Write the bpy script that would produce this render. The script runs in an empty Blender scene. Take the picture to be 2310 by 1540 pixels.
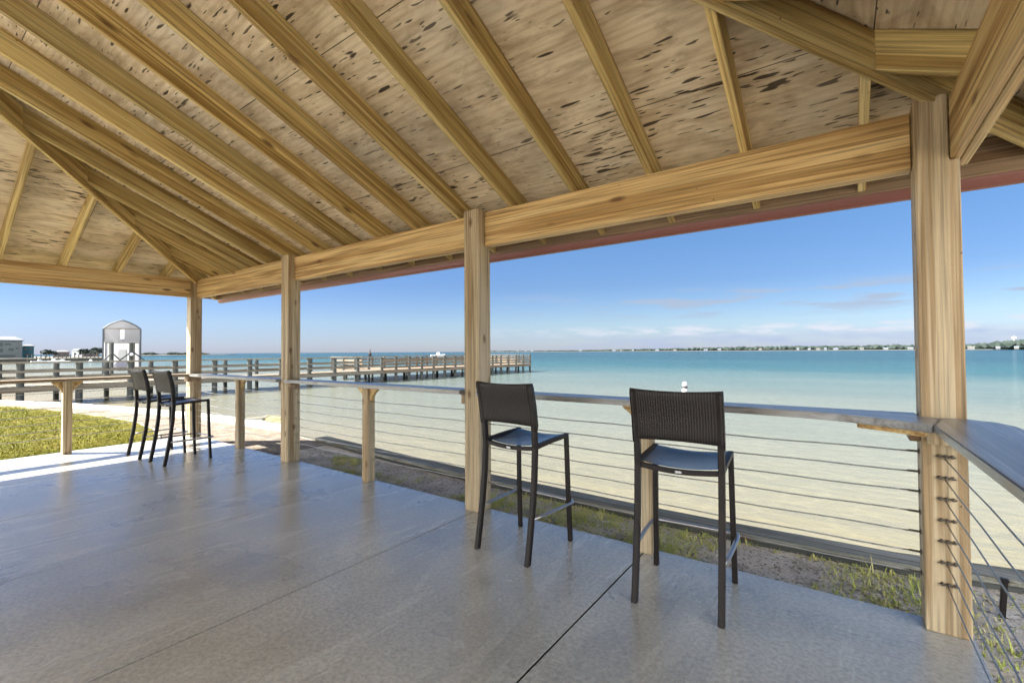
import bpy, bmesh, math, random
from mathutils import Vector, Matrix, noise
random.seed(7)
PI = math.pi
R = math.radians
sc = bpy.context.scene
C = sc.collection
WM = {}

# ------------------------------------------------------------------ helpers
def link(o, parent=None, M=None):
    M = M or Matrix.Identity(4)
    C.objects.link(o)
    if parent is not None:
        o.parent = parent
        o.matrix_basis = WM[parent.name].inverted() @ M
    else:
        o.matrix_basis = M
    WM[o.name] = M.copy()
    return o

def tag(o, label=None, cat=None, group=None, kind=None):
    if label: o['label'] = label
    if cat: o['category'] = cat
    if group: o['group'] = group
    if kind: o['kind'] = kind
    return o

def thing(name, label, cat, loc=(0, 0, 0), rz=0.0, group=None):
    o = bpy.data.objects.new(name, None)
    o.empty_display_size = 0.2
    link(o, None, Matrix.Translation(loc) @ Matrix.Rotation(rz, 4, 'Z'))
    return tag(o, label, cat, group)

def finish(name, bm, mat, parent=None, M=None, smooth=False, recalc=True):
    if recalc:
        bmesh.ops.recalc_face_normals(bm, faces=bm.faces[:])
    me = bpy.data.meshes.new(name)
    bm.to_mesh(me); bm.free()
    if smooth:
        for p in me.polygons: p.use_smooth = True
    me.materials.append(mat)
    o = bpy.data.objects.new(name, me)
    return link(o, parent, M)

def add_box(bm, c, s, rot=None, bev=0.0):
    M = Matrix.Translation(c) @ (rot.to_4x4() if rot else Matrix.Identity(4)) @ Matrix.Diagonal((s[0], s[1], s[2], 1))
    r = bmesh.ops.create_cube(bm, size=1.0, matrix=M)
    if bev > 0:
        es = list({e for v in r['verts'] for e in v.link_edges})
        bmesh.ops.bevel(bm, geom=es, offset=bev, segments=1, affect='EDGES', clamp_overlap=True)

def add_prism(bm, pts, z0, z1):
    a = [bm.verts.new((x, y, z0)) for x, y in pts]
    b = [bm.verts.new((x, y, z1)) for x, y in pts]
    bm.faces.new(a); bm.faces.new(b)
    n = len(pts)
    for i in range(n):
        bm.faces.new((a[i], a[(i+1) % n], b[(i+1) % n], b[i]))

def add_tube(bm, pts, r, n=8, flat=None, closed=False):
    pts = [Vector(p) for p in pts]
    rings = []
    m = len(pts)
    for i, p in enumerate(pts):
        if closed: t = pts[(i+1) % m] - pts[i-1]
        else: t = pts[min(i+1, m-1)] - pts[max(i-1, 0)]
        t.normalize()
        ref = Vector((0, 0, 1)) if abs(t.z) < 0.9 else Vector((1, 0, 0))
        u = t.cross(ref).normalized(); v = u.cross(t).normalized()
        rr = r[i] if isinstance(r, (list, tuple)) else r
        ring = []
        for k in range(n):
            a = 2*PI*(k+0.5)/n
            ring.append(bm.verts.new(p + u*math.cos(a)*rr + v*math.sin(a)*rr*(flat or 1)))
        rings.append(ring)
    for i in range(m if closed else m-1):
        A, B = rings[i], rings[(i+1) % m]
        for k in range(n):
            bm.faces.new((A[k], A[(k+1) % n], B[(k+1) % n], B[k]))
    if not closed:
        bm.faces.new(rings[0][::-1]); bm.faces.new(rings[-1])

def board(name, p0, p1, w, d, mat, parent=None, up=(0, 0, 1), bev=0.004):
    """A sawn board: length along local X, w across, d deep."""
    p0, p1 = Vector(p0), Vector(p1)
    x = (p1-p0); L = x.length; x.normalize()
    up = Vector(up); y = up.cross(x).normalized(); z = x.cross(y)
    M = Matrix((x, y, z)).transposed().to_4x4(); M.translation = p0
    bm = bmesh.new()
    add_box(bm, (L/2, 0, 0), (L, w, d), None, bev)
    return finish(name, bm, mat, parent, M)

# ------------------------------------------------------------------ materials
def newmat(name):
    m = bpy.data.materials.new(name); m.use_nodes = True
    nt = m.node_tree
    return m, nt, nt.nodes['Principled BSDF']
def N(nt, t, **k):
    n = nt.nodes.new(t)
    for a, b in k.items():
        if a in n.inputs.keys(): n.inputs[a].default_value = b
        else: setattr(n, a, b)
    return n
def ramp(nt, fac, stops, interp='LINEAR'):
    r = nt.nodes.new('ShaderNodeValToRGB'); r.color_ramp.interpolation = interp
    e = r.color_ramp.elements
    while len(e) < len(stops): e.new(0.5)
    for i, (p, c) in enumerate(stops):
        e[i].position = p; e[i].color = (*c, 1)
    nt.links.new(fac, r.inputs[0]); return r.outputs[0]
def mix(nt, fac, a, b, mode='MIX'):
    m = nt.nodes.new('ShaderNodeMix'); m.data_type = 'RGBA'; m.blend_type = mode
    for s, v in ((0, fac), (6, a), (7, b)):
        if hasattr(v, 'is_linked'): nt.links.new(v, m.inputs[s])
        else: m.inputs[s].default_value = v if s == 0 else (*v, 1)
    return m.outputs[2]
def mth(nt, op, a, b=None, c=None):
    m = nt.nodes.new('ShaderNodeMath'); m.operation = op
    for i, v in enumerate((a, b, c)):
        if v is None: continue
        if hasattr(v, 'is_linked'): nt.links.new(v, m.inputs[i])
        else: m.inputs[i].default_value = v
    return m.outputs[0]
def coords(nt, scale, rnd=True, kind='Object'):
    tc = nt.nodes.new('ShaderNodeTexCoord')
    v = tc.outputs[kind]
    if rnd:
        oi = nt.nodes.new('ShaderNodeObjectInfo')
        cx = nt.nodes.new('ShaderNodeCombineXYZ')
        for i, k in enumerate((37.0, 11.0, 23.0)):
            nt.links.new(mth(nt, 'MULTIPLY', oi.outputs['Random'], k), cx.inputs[i])
        ad = nt.nodes.new('ShaderNodeVectorMath'); ad.operation = 'ADD'
        nt.links.new(v, ad.inputs[0]); nt.links.new(cx.outputs[0], ad.inputs[1]); v = ad.outputs[0]
    mp = nt.nodes.new('ShaderNodeMapping'); mp.inputs['Scale'].default_value = scale
    nt.links.new(v, mp.inputs[0]); return mp.outputs[0]
def noise_n(nt, vec, scale, detail=4, rough=0.55, dist=0.0):
    n = N(nt, 'ShaderNodeTexNoise', Scale=scale, Detail=detail, Roughness=rough, Distortion=dist)
    nt.links.new(vec, n.inputs['Vector']); return n.outputs['Fac']
def bump(nt, bsdf, h, strength, dist=0.01):
    b = N(nt, 'ShaderNodeBump', Strength=strength, Distance=dist)
    nt.links.new(h, b.inputs['Height']); nt.links.new(b.outputs[0], bsdf.inputs['Normal'])

def wood(name, cols, knots=0.5, rough=0.6, vary=0.25, knotcol=(0.10, 0.045, 0.015), axis='X', spec=0.3, fine=1.0):
    m, nt, b = newmat(name)
    S = {'X': (0.55, 9, 9), 'Z': (9, 9, 0.55)}[axis]
    S2 = {'X': (1.2, 95, 95), 'Z': (95, 95, 1.2)}[axis]
    SK = {'X': (2.2, 7, 7), 'Z': (7, 7, 3.2)}[axis]
    v = coords(nt, S)
    n1 = noise_n(nt, v, 1.0, 3, 0.5, 0.8)
    col = ramp(nt, n1, [(0.28, cols[0]), (0.5, cols[1]), (0.72, cols[2])])
    n2 = noise_n(nt, coords(nt, S2), 1.0, 3, 0.6)
    g = ramp(nt, n2, [(0.36, (1-0.42*fine,)*3), (0.56, (1.07,)*3)])
    col = mix(nt, 1.0, col, g, 'MULTIPLY')
    # the yearly rings' broad darker bands
    n4 = noise_n(nt, coords(nt, {'X': (0.35, 16, 16), 'Z': (16, 16, 0.35)}[axis]), 1.0, 2, 0.5, 1.2)
    col = mix(nt, 1.0, col, ramp(nt, n4, [(0.40, (0.66, 0.57, 0.47)), (0.52, (1, 1, 1))]), 'MULTIPLY')
    oi = nt.nodes.new('ShaderNodeObjectInfo')
    br = mth(nt, 'MULTIPLY_ADD', oi.outputs['Random'], vary, 1-vary/2)
    hs = N(nt, 'ShaderNodeHueSaturation')
    nt.links.new(col, hs.inputs['Color']); nt.links.new(br, hs.inputs['Value'])
    col = hs.outputs[0]
    if knots > 0:
        vo = N(nt, 'ShaderNodeTexVoronoi', Scale=1.0); vo.feature = 'F1'
        nt.links.new(coords(nt, SK), vo.inputs['Vector'])
        k = ramp(nt, vo.outputs['Distance'], [(0.07, (1, 1, 1)), (0.19, (0, 0, 0))])
        sel = ramp(nt, vo.outputs['Color'], [(0.74-knots*0.5, (0, 0, 0)), (0.76-knots*0.5, (1, 1, 1))], 'CONSTANT')
        f = mth(nt, 'MULTIPLY', mth(nt, 'MULTIPLY', k, sel), 0.85)
        col = mix(nt, f, col, knotcol)
    vn = N(nt, 'ShaderNodeTexVoronoi', Scale=1.0); nt.links.new(coords(nt, (9, 9, 9)), vn.inputs['Vector'])
    nk = ramp(nt, vn.outputs['Distance'], [(0.035, (1, 1, 1)), (0.055, (0, 0, 0))])
    ns = ramp(nt, vn.outputs['Color'], [(0.55, (0, 0, 0)), (0.57, (1, 1, 1))], 'CONSTANT')
    col = mix(nt, mth(nt, 'MULTIPLY', mth(nt, 'MULTIPLY', nk, ns), 0.8), col, (0.05, 0.035, 0.025))
    nt.links.new(col, b.inputs['Base Color'])
    b.inputs['Roughness'].default_value = rough
    b.inputs['Specular IOR Level'].default_value = spec
    bump(nt, b, n2, 0.25, 0.004)
    return m

def plain(name, col, rough=0.6, metal=0.0, spec=0.5, var=0.12, scale=6.0, bmp=0.0):
    m, nt, b = newmat(name)
    n = noise_n(nt, coords(nt, (1, 1, 1)), scale, 5, 0.6)
    c = mix(nt, n, tuple(x*(1-var) for x in col), tuple(min(1, x*(1+var)) for x in col))
    nt.links.new(c, b.inputs['Base Color'])
    b.inputs['Roughness'].default_value = rough; b.inputs['Metallic'].default_value = metal
    b.inputs['Specular IOR Level'].default_value = spec
    if bmp: bump(nt, b, n, bmp, 0.01)
    return m

LUM = wood('lumber', ((0.35, 0.235, 0.075), (0.52, 0.39, 0.155), (0.60, 0.49, 0.24)), 0.4, 0.6, 0.42)
BEAM = wood('beam_lumber', ((0.36, 0.22, 0.085), (0.54, 0.375, 0.165), (0.60, 0.45, 0.22)), 0.65, 0.55, 0.22)
POST = wood('post_lumber', ((0.29, 0.225, 0.135), (0.405, 0.325, 0.205), (0.48, 0.40, 0.275)), 0.85, 0.6, 0.16, axis='Z', fine=0.85)
GREYW = wood('weathered_plank', ((0.12, 0.115, 0.11), (0.19, 0.19, 0.19), (0.26, 0.26, 0.265)), 0.3, 0.40, 0.1, spec=0.7)
TANS = wood('tan_weathered_plank', ((0.17, 0.13, 0.085), (0.25, 0.20, 0.135), (0.31, 0.26, 0.19)), 0.3, 0.6, 0.1)
GREYW.node_tree.nodes['Principled BSDF'].inputs['Coat Weight'].default_value = 0.5
GREYW.node_tree.nodes['Principled BSDF'].inputs['Coat Roughness'].default_value = 0.28
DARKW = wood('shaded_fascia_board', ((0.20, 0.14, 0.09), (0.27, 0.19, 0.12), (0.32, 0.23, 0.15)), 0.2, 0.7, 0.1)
PIERW = wood('pier_board', ((0.13, 0.12, 0.10), (0.20, 0.18, 0.14), (0.26, 0.23, 0.18)), 0.2, 0.8, 0.25)
TANW = wood('pier_platform_board', ((0.13, 0.10, 0.07), (0.18, 0.142, 0.10), (0.22, 0.18, 0.135)), 0.2, 0.85, 0.25)
PILE = plain('wet_pile', (0.045, 0.05, 0.045), 0.8, var=0.4, scale=3)
RED = plain('red_gutter', (0.21, 0.082, 0.068), 0.4, spec=0.5, var=0.08)
STEEL = plain('cable_steel', (0.30, 0.30, 0.30), 0.35, 0.9, var=0.1)
HARD = plain('rusty_fitting', (0.10, 0.085, 0.07), 0.5, 0.7, var=0.3, scale=30)
ALU = plain('footrest_metal', (0.36, 0.35, 0.35), 0.35, 0.85, var=0.1)
CHAR = plain('stool_frame', (0.013, 0.010, 0.009), 0.45, 0.0, 0.2, var=0.2, scale=12)
WHITE = plain('white_paint', (0.74, 0.74, 0.72), 0.5, var=0.05)
CONC = plain('seawall_concrete', (0.44, 0.43, 0.40), 0.9, spec=0.2, var=0.25, scale=8, bmp=0.4)
TIMB = wood('bulkhead_timber', ((0.13, 0.13, 0.10), (0.21, 0.205, 0.165), (0.29, 0.28, 0.235)), 0.25, 0.85, 0.15)
ROOFM = plain('roof_shingle', (0.16, 0.11, 0.09), 0.9, var=0.3, scale=20)

def weave(name, base, hi, scale, rough, spec=0.5, coat=0):
    m, nt, b = newmat(name)
    tc = nt.nodes.new('ShaderNodeTexCoord')
    w1 = N(nt, 'ShaderNodeTexWave', Scale=scale, Distortion=1.0); w1.bands_direction = 'X'
    w1.inputs['Detail'].default_value = 2
    w2 = N(nt, 'ShaderNodeTexWave', Scale=scale*0.8, Distortion=0.6); w2.bands_direction = 'Z'
    nt.links.new(tc.outputs['Object'], w1.inputs['Vector']); nt.links.new(tc.outputs['Object'], w2.inputs['Vector'])
    h = mth(nt, 'MAXIMUM', w1.outputs['Fac'], mth(nt, 'MULTIPLY', w2.outputs['Fac'], 0.3))
    nt.links.new(ramp(nt, h, [(0.2, base), (0.9, hi)]), b.inputs['Base Color'])
    b.inputs['Roughness'].default_value = rough; b.inputs['Specular IOR Level'].default_value = spec
    if coat: b.inputs['Coat Weight'].default_value = coat; b.inputs['Coat IOR'].default_value = 1.7; b.inputs['Coat Roughness'].default_value = 0.2
    bump(nt, b, h, 0.8, 0.006)
    return m
WICK = weave('woven_wicker', (0.003, 0.0025, 0.0025), (0.036, 0.029, 0.026), 22, 0.5, 0.3)
SEAT = weave('woven_seat', (0.050, 0.082, 0.160), (0.085, 0.135, 0.25), 30, 0.30, 0.8, 1.0)  # blue of the reflected sky put into the seat's base colours

# plywood roof deck: grain along local X, sheet joints, dark splits and stains
def plywood():
    m, nt, b = newmat('plywood_sheathing')
    n0 = noise_n(nt, coords(nt, (0.9, 1.6, 1)), 1.0, 4, 0.6)
    col = ramp(nt, n0, [(0.30, (0.50, 0.40, 0.255)), (0.5, (0.68, 0.565, 0.39)), (0.7, (0.63, 0.545, 0.405))])
    n1 = noise_n(nt, coords(nt, (1.6, 75, 1)), 1.0, 5, 0.75, 1.5)
    col = mix(nt, 1.0, col, ramp(nt, n1, [(0.30, (0.86, 0.84, 0.81)), (0.55, (1.03, 1.03, 1.03))]), 'MULTIPLY')
    # cathedral grain
    w = N(nt, 'ShaderNodeTexWave', Scale=3.0, Distortion=14.0); w.bands_direction = 'Y'
    w.inputs['Detail'].default_value = 2; w.inputs['Detail Scale'].default_value = 0.6
    nt.links.new(coords(nt, (0.35, 2.2, 1)), w.inputs['Vector'])
    col = mix(nt, 1.0, col, ramp(nt, w.outputs['Fac'], [(0.1, (0.90, 0.875, 0.84)), (0.5, (1, 1, 1))]), 'MULTIPLY')
    # long dark splits
    n2 = noise_n(nt, coords(nt, (4.2, 24, 1)), 1.0, 1.5, 0.5)
    n3 = noise_n(nt, coords(nt, (0.8, 1.4, 1)), 1.0, 2, 0.5)
    thr = mth(nt, 'SUBTRACT', n2, mth(nt, 'MULTIPLY_ADD', n3, -0.34, 0.853))
    f = ramp(nt, mth(nt, 'MULTIPLY_ADD', thr, 14.0, 0.1), [(0.0, (0, 0, 0)), (0.45, (1, 1, 1))])
    col = mix(nt, mth(nt, 'MULTIPLY', f, 0.93), col, (0.035, 0.022, 0.014))
    n6 = noise_n(nt, coords(nt, (8, 44, 1)), 1.0, 1.0, 0.5)
    f6 = ramp(nt, mth(nt, 'MULTIPLY_ADD', mth(nt, 'SUBTRACT', n6, mth(nt, 'MULTIPLY_ADD', n3, -0.25, 0.815)), 14.0, 0.1), [(0.0, (0, 0, 0)), (0.45, (1, 1, 1))])
    col = mix(nt, mth(nt, 'MULTIPLY', f6, 0.85), col, (0.06, 0.038, 0.022))
    # oval knots
    vo = N(nt, 'ShaderNodeTexVoronoi', Scale=1.0); nt.links.new(coords(nt, (1.3, 2.6, 1)), vo.inputs['Vector'])
    k = ramp(nt, vo.outputs['Distance'], [(0.05, (1, 1, 1)), (0.11, (0, 0, 0))])
    sel = ramp(nt, vo.outputs['Color'], [(0.72, (0, 0, 0)), (0.74, (1, 1, 1))], 'CONSTANT')
    col = mix(nt, mth(nt, 'MULTIPLY', mth(nt, 'MULTIPLY', k, sel), 0.7), col, (0.10, 0.06, 0.035))
    # grey weather stain
    n5 = noise_n(nt, coords(nt, (0.5, 0.8, 1)), 1.0, 4, 0.6)
    col = mix(nt, ramp(nt, n5, [(0.46, (0, 0, 0)), (0.70, (0.60, 0.60, 0.60))]), col, (0.32, 0.28, 0.22))
    n7 = noise_n(nt, coords(nt, (3.0, 9.0, 1)), 1.0, 5, 0.65, 0.8)
    col = mix(nt, 1.0, col, ramp(nt, n7, [(0.36, (0.74, 0.70, 0.65)), (0.58, (1.04, 1.04, 1.04))]), 'MULTIPLY')
    # sheet joints
    br = N(nt, 'ShaderNodeTexBrick', Scale=1.0)
    br.inputs['Brick Width'].default_value = 2.44; br.inputs['Row Height'].default_value = 1.22
    br.inputs['Mortar Size'].default_value = 0.003; br.inputs['Mortar Smooth'].default_value = 0.0
    tc = nt.nodes.new('ShaderNodeTexCoord')
    sh = nt.nodes.new('ShaderNodeMapping'); sh.inputs['Location'].default_value = (-0.91, -0.95, 0)
    nt.links.new(tc.outputs['Object'], sh.inputs[0]); nt.links.new(sh.outputs[0], br.inputs['Vector'])
    j = mth(nt, 'MULTIPLY', br.outputs['Fac'], 0.9)
    col = mix(nt, j, col, (0.03, 0.022, 0.015))
    nt.links.new(col, b.inputs['Base Color'])
    b.inputs['Roughness'].default_value = 0.8; b.inputs['Specular IOR Level'].default_value = 0.15
    bump(nt, b, n1, 0.10, 0.002)
    return m
PLY = plywood()

def concrete_floor_mat():
    m, nt, b = newmat('sealed_concrete')
    v = coords(nt, (1, 1, 1), False)
    n0 = noise_n(nt, v, 0.8, 5, 0.6, 0.4)
    col = ramp(nt, n0, [(0.30, (0.272, 0.268, 0.240)), (0.5, (0.350, 0.346, 0.312)), (0.70, (0.43, 0.426, 0.388))])
    n1 = noise_n(nt, v, 45, 4, 0.7)
    col = mix(nt, 1.0, col, ramp(nt, n1, [(0.36, (0.76, 0.76, 0.76)), (0.64, (1.18, 1.18, 1.18))]), 'MULTIPLY')
    n2 = noise_n(nt, coords(nt, (3.0, 0.5, 1), False), 1.0, 4, 0.65, 0.5)
    col = mix(nt, 1.0, col, ramp(nt, n2, [(0.35, (0.90, 0.90, 0.90)), (0.65, (1.06, 1.06, 1.06))]), 'MULTIPLY')
    nt.links.new(col, b.inputs['Base Color'])
    r = ramp(nt, n0, [(0.3, (0.22,)*3), (0.7, (0.38,)*3)])
    nt.links.new(r, b.inputs['Roughness'])
    b.inputs['Specular IOR Level'].default_value = 0.5
    b.inputs['Coat Weight'].default_value = 0.55; b.inputs['Coat IOR'].default_value = 1.6
    nt.links.new(ramp(nt, n2, [(0.3, (0.18,)*3), (0.7, (0.32,)*3)]), b.inputs['Coat Roughness'])
    cb = N(nt, 'ShaderNodeBump', Strength=0.10, Distance=0.006)
    nt.links.new(noise_n(nt, v, 22, 3, 0.6), cb.inputs['Height']); nt.links.new(cb.outputs[0], b.inputs['Coat Normal'])
    h = mth(nt, 'ADD', n1, mth(nt, 'MULTIPLY', noise_n(nt, v, 14, 4, 0.7), 1.0))
    bump(nt, b, h, 0.22, 0.006)
    return m
FLOOR = concrete_floor_mat()

def ground_mat(name, c, sc1=3.0, bm_=0.6, spots=None):
    m, nt, b = newmat(name)
    v = coords(nt, (1, 1, 1), False)
    n0 = noise_n(nt, v, sc1, 6, 0.65)
    col = ramp(nt, n0, [(0.3, c[0]), (0.5, c[1]), (0.7, c[2])])
    n1 = noise_n(nt, v, 60, 3, 0.7)
    col = mix(nt, 1.0, col, ramp(nt, n1, [(0.3, (0.65,)*3), (0.7, (1.25,)*3)]), 'MULTIPLY')
    if spots:
        n2 = noise_n(nt, v, 28, 2, 0.6)
        col = mix(nt, ramp(nt, n2, [(0.58, (0, 0, 0)), (0.64, (0.9, 0.9, 0.9))]), col, spots)
    nt.links.new(col, b.inputs['Base Color'])
    b.inputs['Roughness'].default_value = 0.95; b.inputs['Specular IOR Level'].default_value = 0.1
    bump(nt, b, mth(nt, 'ADD', n0, mth(nt, 'MULTIPLY', n1, 0.35)), bm_, 0.03)
    return m
SAND = ground_mat('sandy_dirt', ((0.32, 0.275, 0.21), (0.48, 0.425, 0.345), (0.58, 0.53, 0.45)), 3.0, 0.8, (0.13, 0.10, 0.07))
STRAND = ground_mat('littered_sunlit_sand', ((0.10, 0.078, 0.058), (0.18, 0.148, 0.115), (0.26, 0.225, 0.185)), 5.0, 0.8, (0.05, 0.035, 0.025))  # darker copy of the sand, toned down where full sun lands
LAWNM = ground_mat('lawn_soil', ((0.075, 0.072, 0.012), (0.11, 0.10, 0.018), (0.14, 0.11, 0.035)), 2.0, 0.8)
PALE = ground_mat('pale_bounce_paving', ((0.60, 0.57, 0.51), (0.66, 0.63, 0.57), (0.70, 0.68, 0.62)), 2.0, 0.3)

def water_mat():
    m, nt, b = newmat('bay_water')
    geo = nt.nodes.new('ShaderNodeNewGeometry')
    sp = nt.nodes.new('ShaderNodeSeparateXYZ'); nt.links.new(geo.outputs['Position'], sp.inputs[0])
    x, y = sp.outputs[0], sp.outputs[1]
    # offshore distance from the sea wall, wandering a little
    v = coords(nt, (0.02, 0.05, 1), False)
    wob = noise_n(nt, v, 1.0, 4, 0.6)
    d = mth(nt, 'ADD', mth(nt, 'SUBTRACT', y, 4.0), mth(nt, 'MULTIPLY', mth(nt, 'SUBTRACT', wob, 0.5), mth(nt, 'MULTIPLY', y, 0.9)))
    ld = mth(nt, 'DIVIDE', mth(nt, 'LOGARITHM', mth(nt, 'MAXIMUM', mth(nt, 'ADD', d, 2.0), 1.0), 10.0), 3.5)
    col = ramp(nt, ld, [(0.12, (0.160, 0.134, 0.080)), (0.20, (0.146, 0.128, 0.083)), (0.29, (0.120, 0.119, 0.090)), (0.39, (0.092, 0.104, 0.088)), (0.45, (0.062, 0.088, 0.084)), (0.52, (0.016, 0.056, 0.066)), (0.62, (0.005, 0.034, 0.050)), (1.0, (0.003, 0.026, 0.050))])
    # dancing light lines on the sand bed / sea-grass patches
    vo = N(nt, 'ShaderNodeTexVoronoi', Scale=1.0); vo.feature = 'DISTANCE_TO_EDGE'
    nz = N(nt, 'ShaderNodeTexNoise', Scale=1.6, Detail=3)
    nt.links.new(geo.outputs['Position'], nz.inputs['Vector'])
    mv = nt.nodes.new('ShaderNodeVectorMath'); mv.operation = 'ADD'
    ms = nt.nodes.new('ShaderNodeMapping'); ms.inputs['Scale'].default_value = (1.6, 3.4, 1)
    nt.links.new(geo.outputs['Position'], ms.inputs[0])
    nt.links.new(ms.outputs[0], mv.inputs[0]); nt.links.new(nz.outputs['Color'], mv.inputs[1])
    nt.links.new(mv.outputs[0], vo.inputs['Vector'])
    ca = ramp(nt, vo.outputs['Distance'], [(0.0, (1.12, 1.12, 1.11)), (0.10, (1.0, 1.0, 1.0)), (0.6, (0.97, 0.97, 0.98))])
    col = mix(nt, 1.0, col, ca, 'MULTIPLY')
    n3 = noise_n(nt, coords(nt, (0.012, 0.035, 1), False), 1.0, 5, 0.6)
    col = mix(nt, 1.0, col, ramp(nt, n3, [(0.35, (0.78, 0.84, 0.87)), (0.6, (1.08, 1.06, 1.04))]), 'MULTIPLY')
    # wave-averaged surface: bed colour under a glossy skin whose reflectance stops short of a mirror at the horizon
    n1 = noise_n(nt, coords(nt, (0.8, 2.0, 1), False), 1.6, 5, 0.6)
    n2 = noise_n(nt, coords(nt, (0.08, 0.25, 1), False), 1.0, 4, 0.6)
    bp = N(nt, 'ShaderNodeBump', Strength=0.55, Distance=0.12)
    nt.links.new(mth(nt, 'ADD', n1, mth(nt, 'MULTIPLY', n2, 4.0)), bp.inputs['Height'])
    df = nt.nodes.new('ShaderNodeBsdfDiffuse'); nt.links.new(col, df.inputs['Color'])
    gl = nt.nodes.new('ShaderNodeBsdfGlossy'); gl.inputs['Roughness'].default_value = 0.10; nt.links.new(bp.outputs[0], gl.inputs['Normal'])
    fr = N(nt, 'ShaderNodeFresnel', IOR=1.333); nt.links.new(bp.outputs[0], fr.inputs['Normal'])
    mx = nt.nodes.new('ShaderNodeMixShader'); nt.links.new(mth(nt, 'MINIMUM', fr.outputs[0], 0.40), mx.inputs[0])
    nt.links.new(df.outputs[0], mx.inputs[1]); nt.links.new(gl.outputs[0], mx.inputs[2])
    nt.links.new(mx.outputs[0], nt.nodes['Material Output'].inputs['Surface'])
    return m
WATER = water_mat()

def blades_mat(name, stops, scale):
    m, nt, b = newmat(name)
    geo = nt.nodes.new('ShaderNodeNewGeometry')
    n = N(nt, 'ShaderNodeTexNoise', Scale=scale, Detail=3); nt.links.new(geo.outputs['Position'], n.inputs['Vector'])
    rp = nt.nodes.new('ShaderNodeNewGeometry')
    f = mth(nt, 'MULTIPLY_ADD', rp.outputs['Random Per Island'], 0.35, mth(nt, 'MULTIPLY', n.outputs['Fac'], 0.75))
    nt.links.new(ramp(nt, f, stops), b.inputs['Base Color'])
    b.inputs['Roughness'].default_value = 0.7; b.inputs['Specular IOR Level'].default_value = 0.08
    return m
GRASS = blades_mat('lawn_blades', [(0.3, (0.065, 0.092, 0.002)), (0.5, (0.125, 0.132, 0.003)), (0.75, (0.18, 0.15, 0.012))], 1.2)
WEED = blades_mat('weed_blades', [(0.3, (0.20, 0.27, 0.035)), (0.5, (0.36, 0.39, 0.09)), (0.75, (0.50, 0.45, 0.21))], 4.0)
LITTER = blades_mat('dry_litter', [(0.3, (0.10, 0.07, 0.045)), (0.5, (0.27, 0.21, 0.15)), (0.75, (0.45, 0.40, 0.33))], 9.0)
TREEM = blades_mat('far_foliage', [(0.3, (0.013, 0.020, 0.017)), (0.5, (0.022, 0.031, 0.027)), (0.75, (0.032, 0.043, 0.036))], 0.05)

# ------------------------------------------------------------------ setting: ground, water
SHORE = [(60, 6.5), (20, 6.0), (8, 5.2), (3, 4.52), (1.0, 4.24), (0.3, 4.10), (-0.8, 4.06), (-1.6, 4.06), (-3.4, 4.11), (-5.4, 4.25), (-7.4, 4.45), (-8.8, 4.62),
         (-9.9, 4.58), (-11.5, 4.45), (-13.3, 4.22), (-15.0, 3.93), (-17.2, 3.45), (-19.4, 2.9), (-22, 1.9), (-25, 0.5), (-30, -2.5), (-40, -9), (-70, -20)]
ZG = -0.12
bm = bmesh.new()
poly = SHORE + [(-70, -120), (60, -120)]
vs = [bm.verts.new((x, y + 0.06, 0)) for x, y in poly]
vb = [bm.verts.new((x, y + 0.06, -1.6)) for x, y in poly]
bm.faces.new(vs)
for i in range(len(poly)):
    j = (i+1) % len(poly)
    bm.faces.new((vs[i], vs[j], vb[j], vb[i]))
tag(finish('ground', bm, SAND, None, Matrix.Translation((0, 0, ZG))), kind='structure')

def lawn_edge(x):
    pl = [(-9.2, 2.72), (-10, 3.0), (-11, 3.2), (-12.5, 3.35), (-14, 3.2), (-16, 2.98), (-19, 2.4), (-22, 1.4), (-25, 0.0), (-31, -3.2)]
    for (a, p), (b_, q) in zip(pl[:-1], pl[1:]):
        if a >= x >= b_: return p + (q-p)*(x-a)/(b_-a) + 0.12*noise.noise((x*1.3, 3, 0))
    return pl[0][1] if x > -9.2 else pl[-1][1]
bm = bmesh.new()
jag = []
for i in range(60):
    x = -9.28 - i*0.36
    jag.append((x, lawn_edge(x)))
add = jag + [(jag[-1][0], -30), (-9.28, -30)]
bm.faces.new([bm.verts.new((x, y, 0)) for x, y in add])
tag(finish('lawn', bm, LAWNM, None, Matrix.Translation((0, 0, -0.066))), kind='structure')
# land under the lawn rises to it
bm = bmesh.new()
add_prism(bm, [(x, y+0.03) for x, y in jag] + [(jag[-1][0], -30), (-9.28, -30)], -0.118, -0.07)
tag(finish('lawn_bank', bm, SAND), kind='structure')

bm = bmesh.new()
add_prism(bm, [(0.9, -4.7), (0.9, -26), (-26, -26), (-26, -4.7)], -0.118, -0.05)
tag(finish('bounce_ground', bm, PALE), kind='structure')  # unseen pale ground, added to bounce sunlight up under the roof

bm = bmesh.new()
S = 9000
nx = 2
vs = [bm.verts.new(p) for p in ((-S, -S, 0), (S, -S, 0), (S, S, 0), (-S, S, 0))]
bm.faces.new(vs)
tag(finish('water', bm, WATER, None, Matrix.Translation((0, 0, -0.98))), kind='structure')

xs = [-9.27 - 0.4*i for i in range(54)]
def shore_y(x):
    for (a, p), (b_, q) in zip(SHORE[:-1], SHORE[1:]):
        if a >= x >= b_: return p + (q-p)*(x-a)/(b_-a)
    return SHORE[-1][1]
bm = bmesh.new()
lo = [bm.verts.new((x, lawn_edge(x)-0.05, 0)) for x in [-7.0, -8.2] + xs]; hi = [bm.verts.new((x, shore_y(x)+0.02, 0)) for x in [-7.0, -8.2] + xs]
lo[0].co.y = 3.3; lo[1].co.y = 3.3
for i in range(len(lo)-1): bm.faces.new((lo[i], lo[i+1], hi[i+1], hi[i]))
tag(finish('sand_path', bm, STRAND, None, Matrix.Translation((0, 0, -0.112))), kind='structure')

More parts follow.
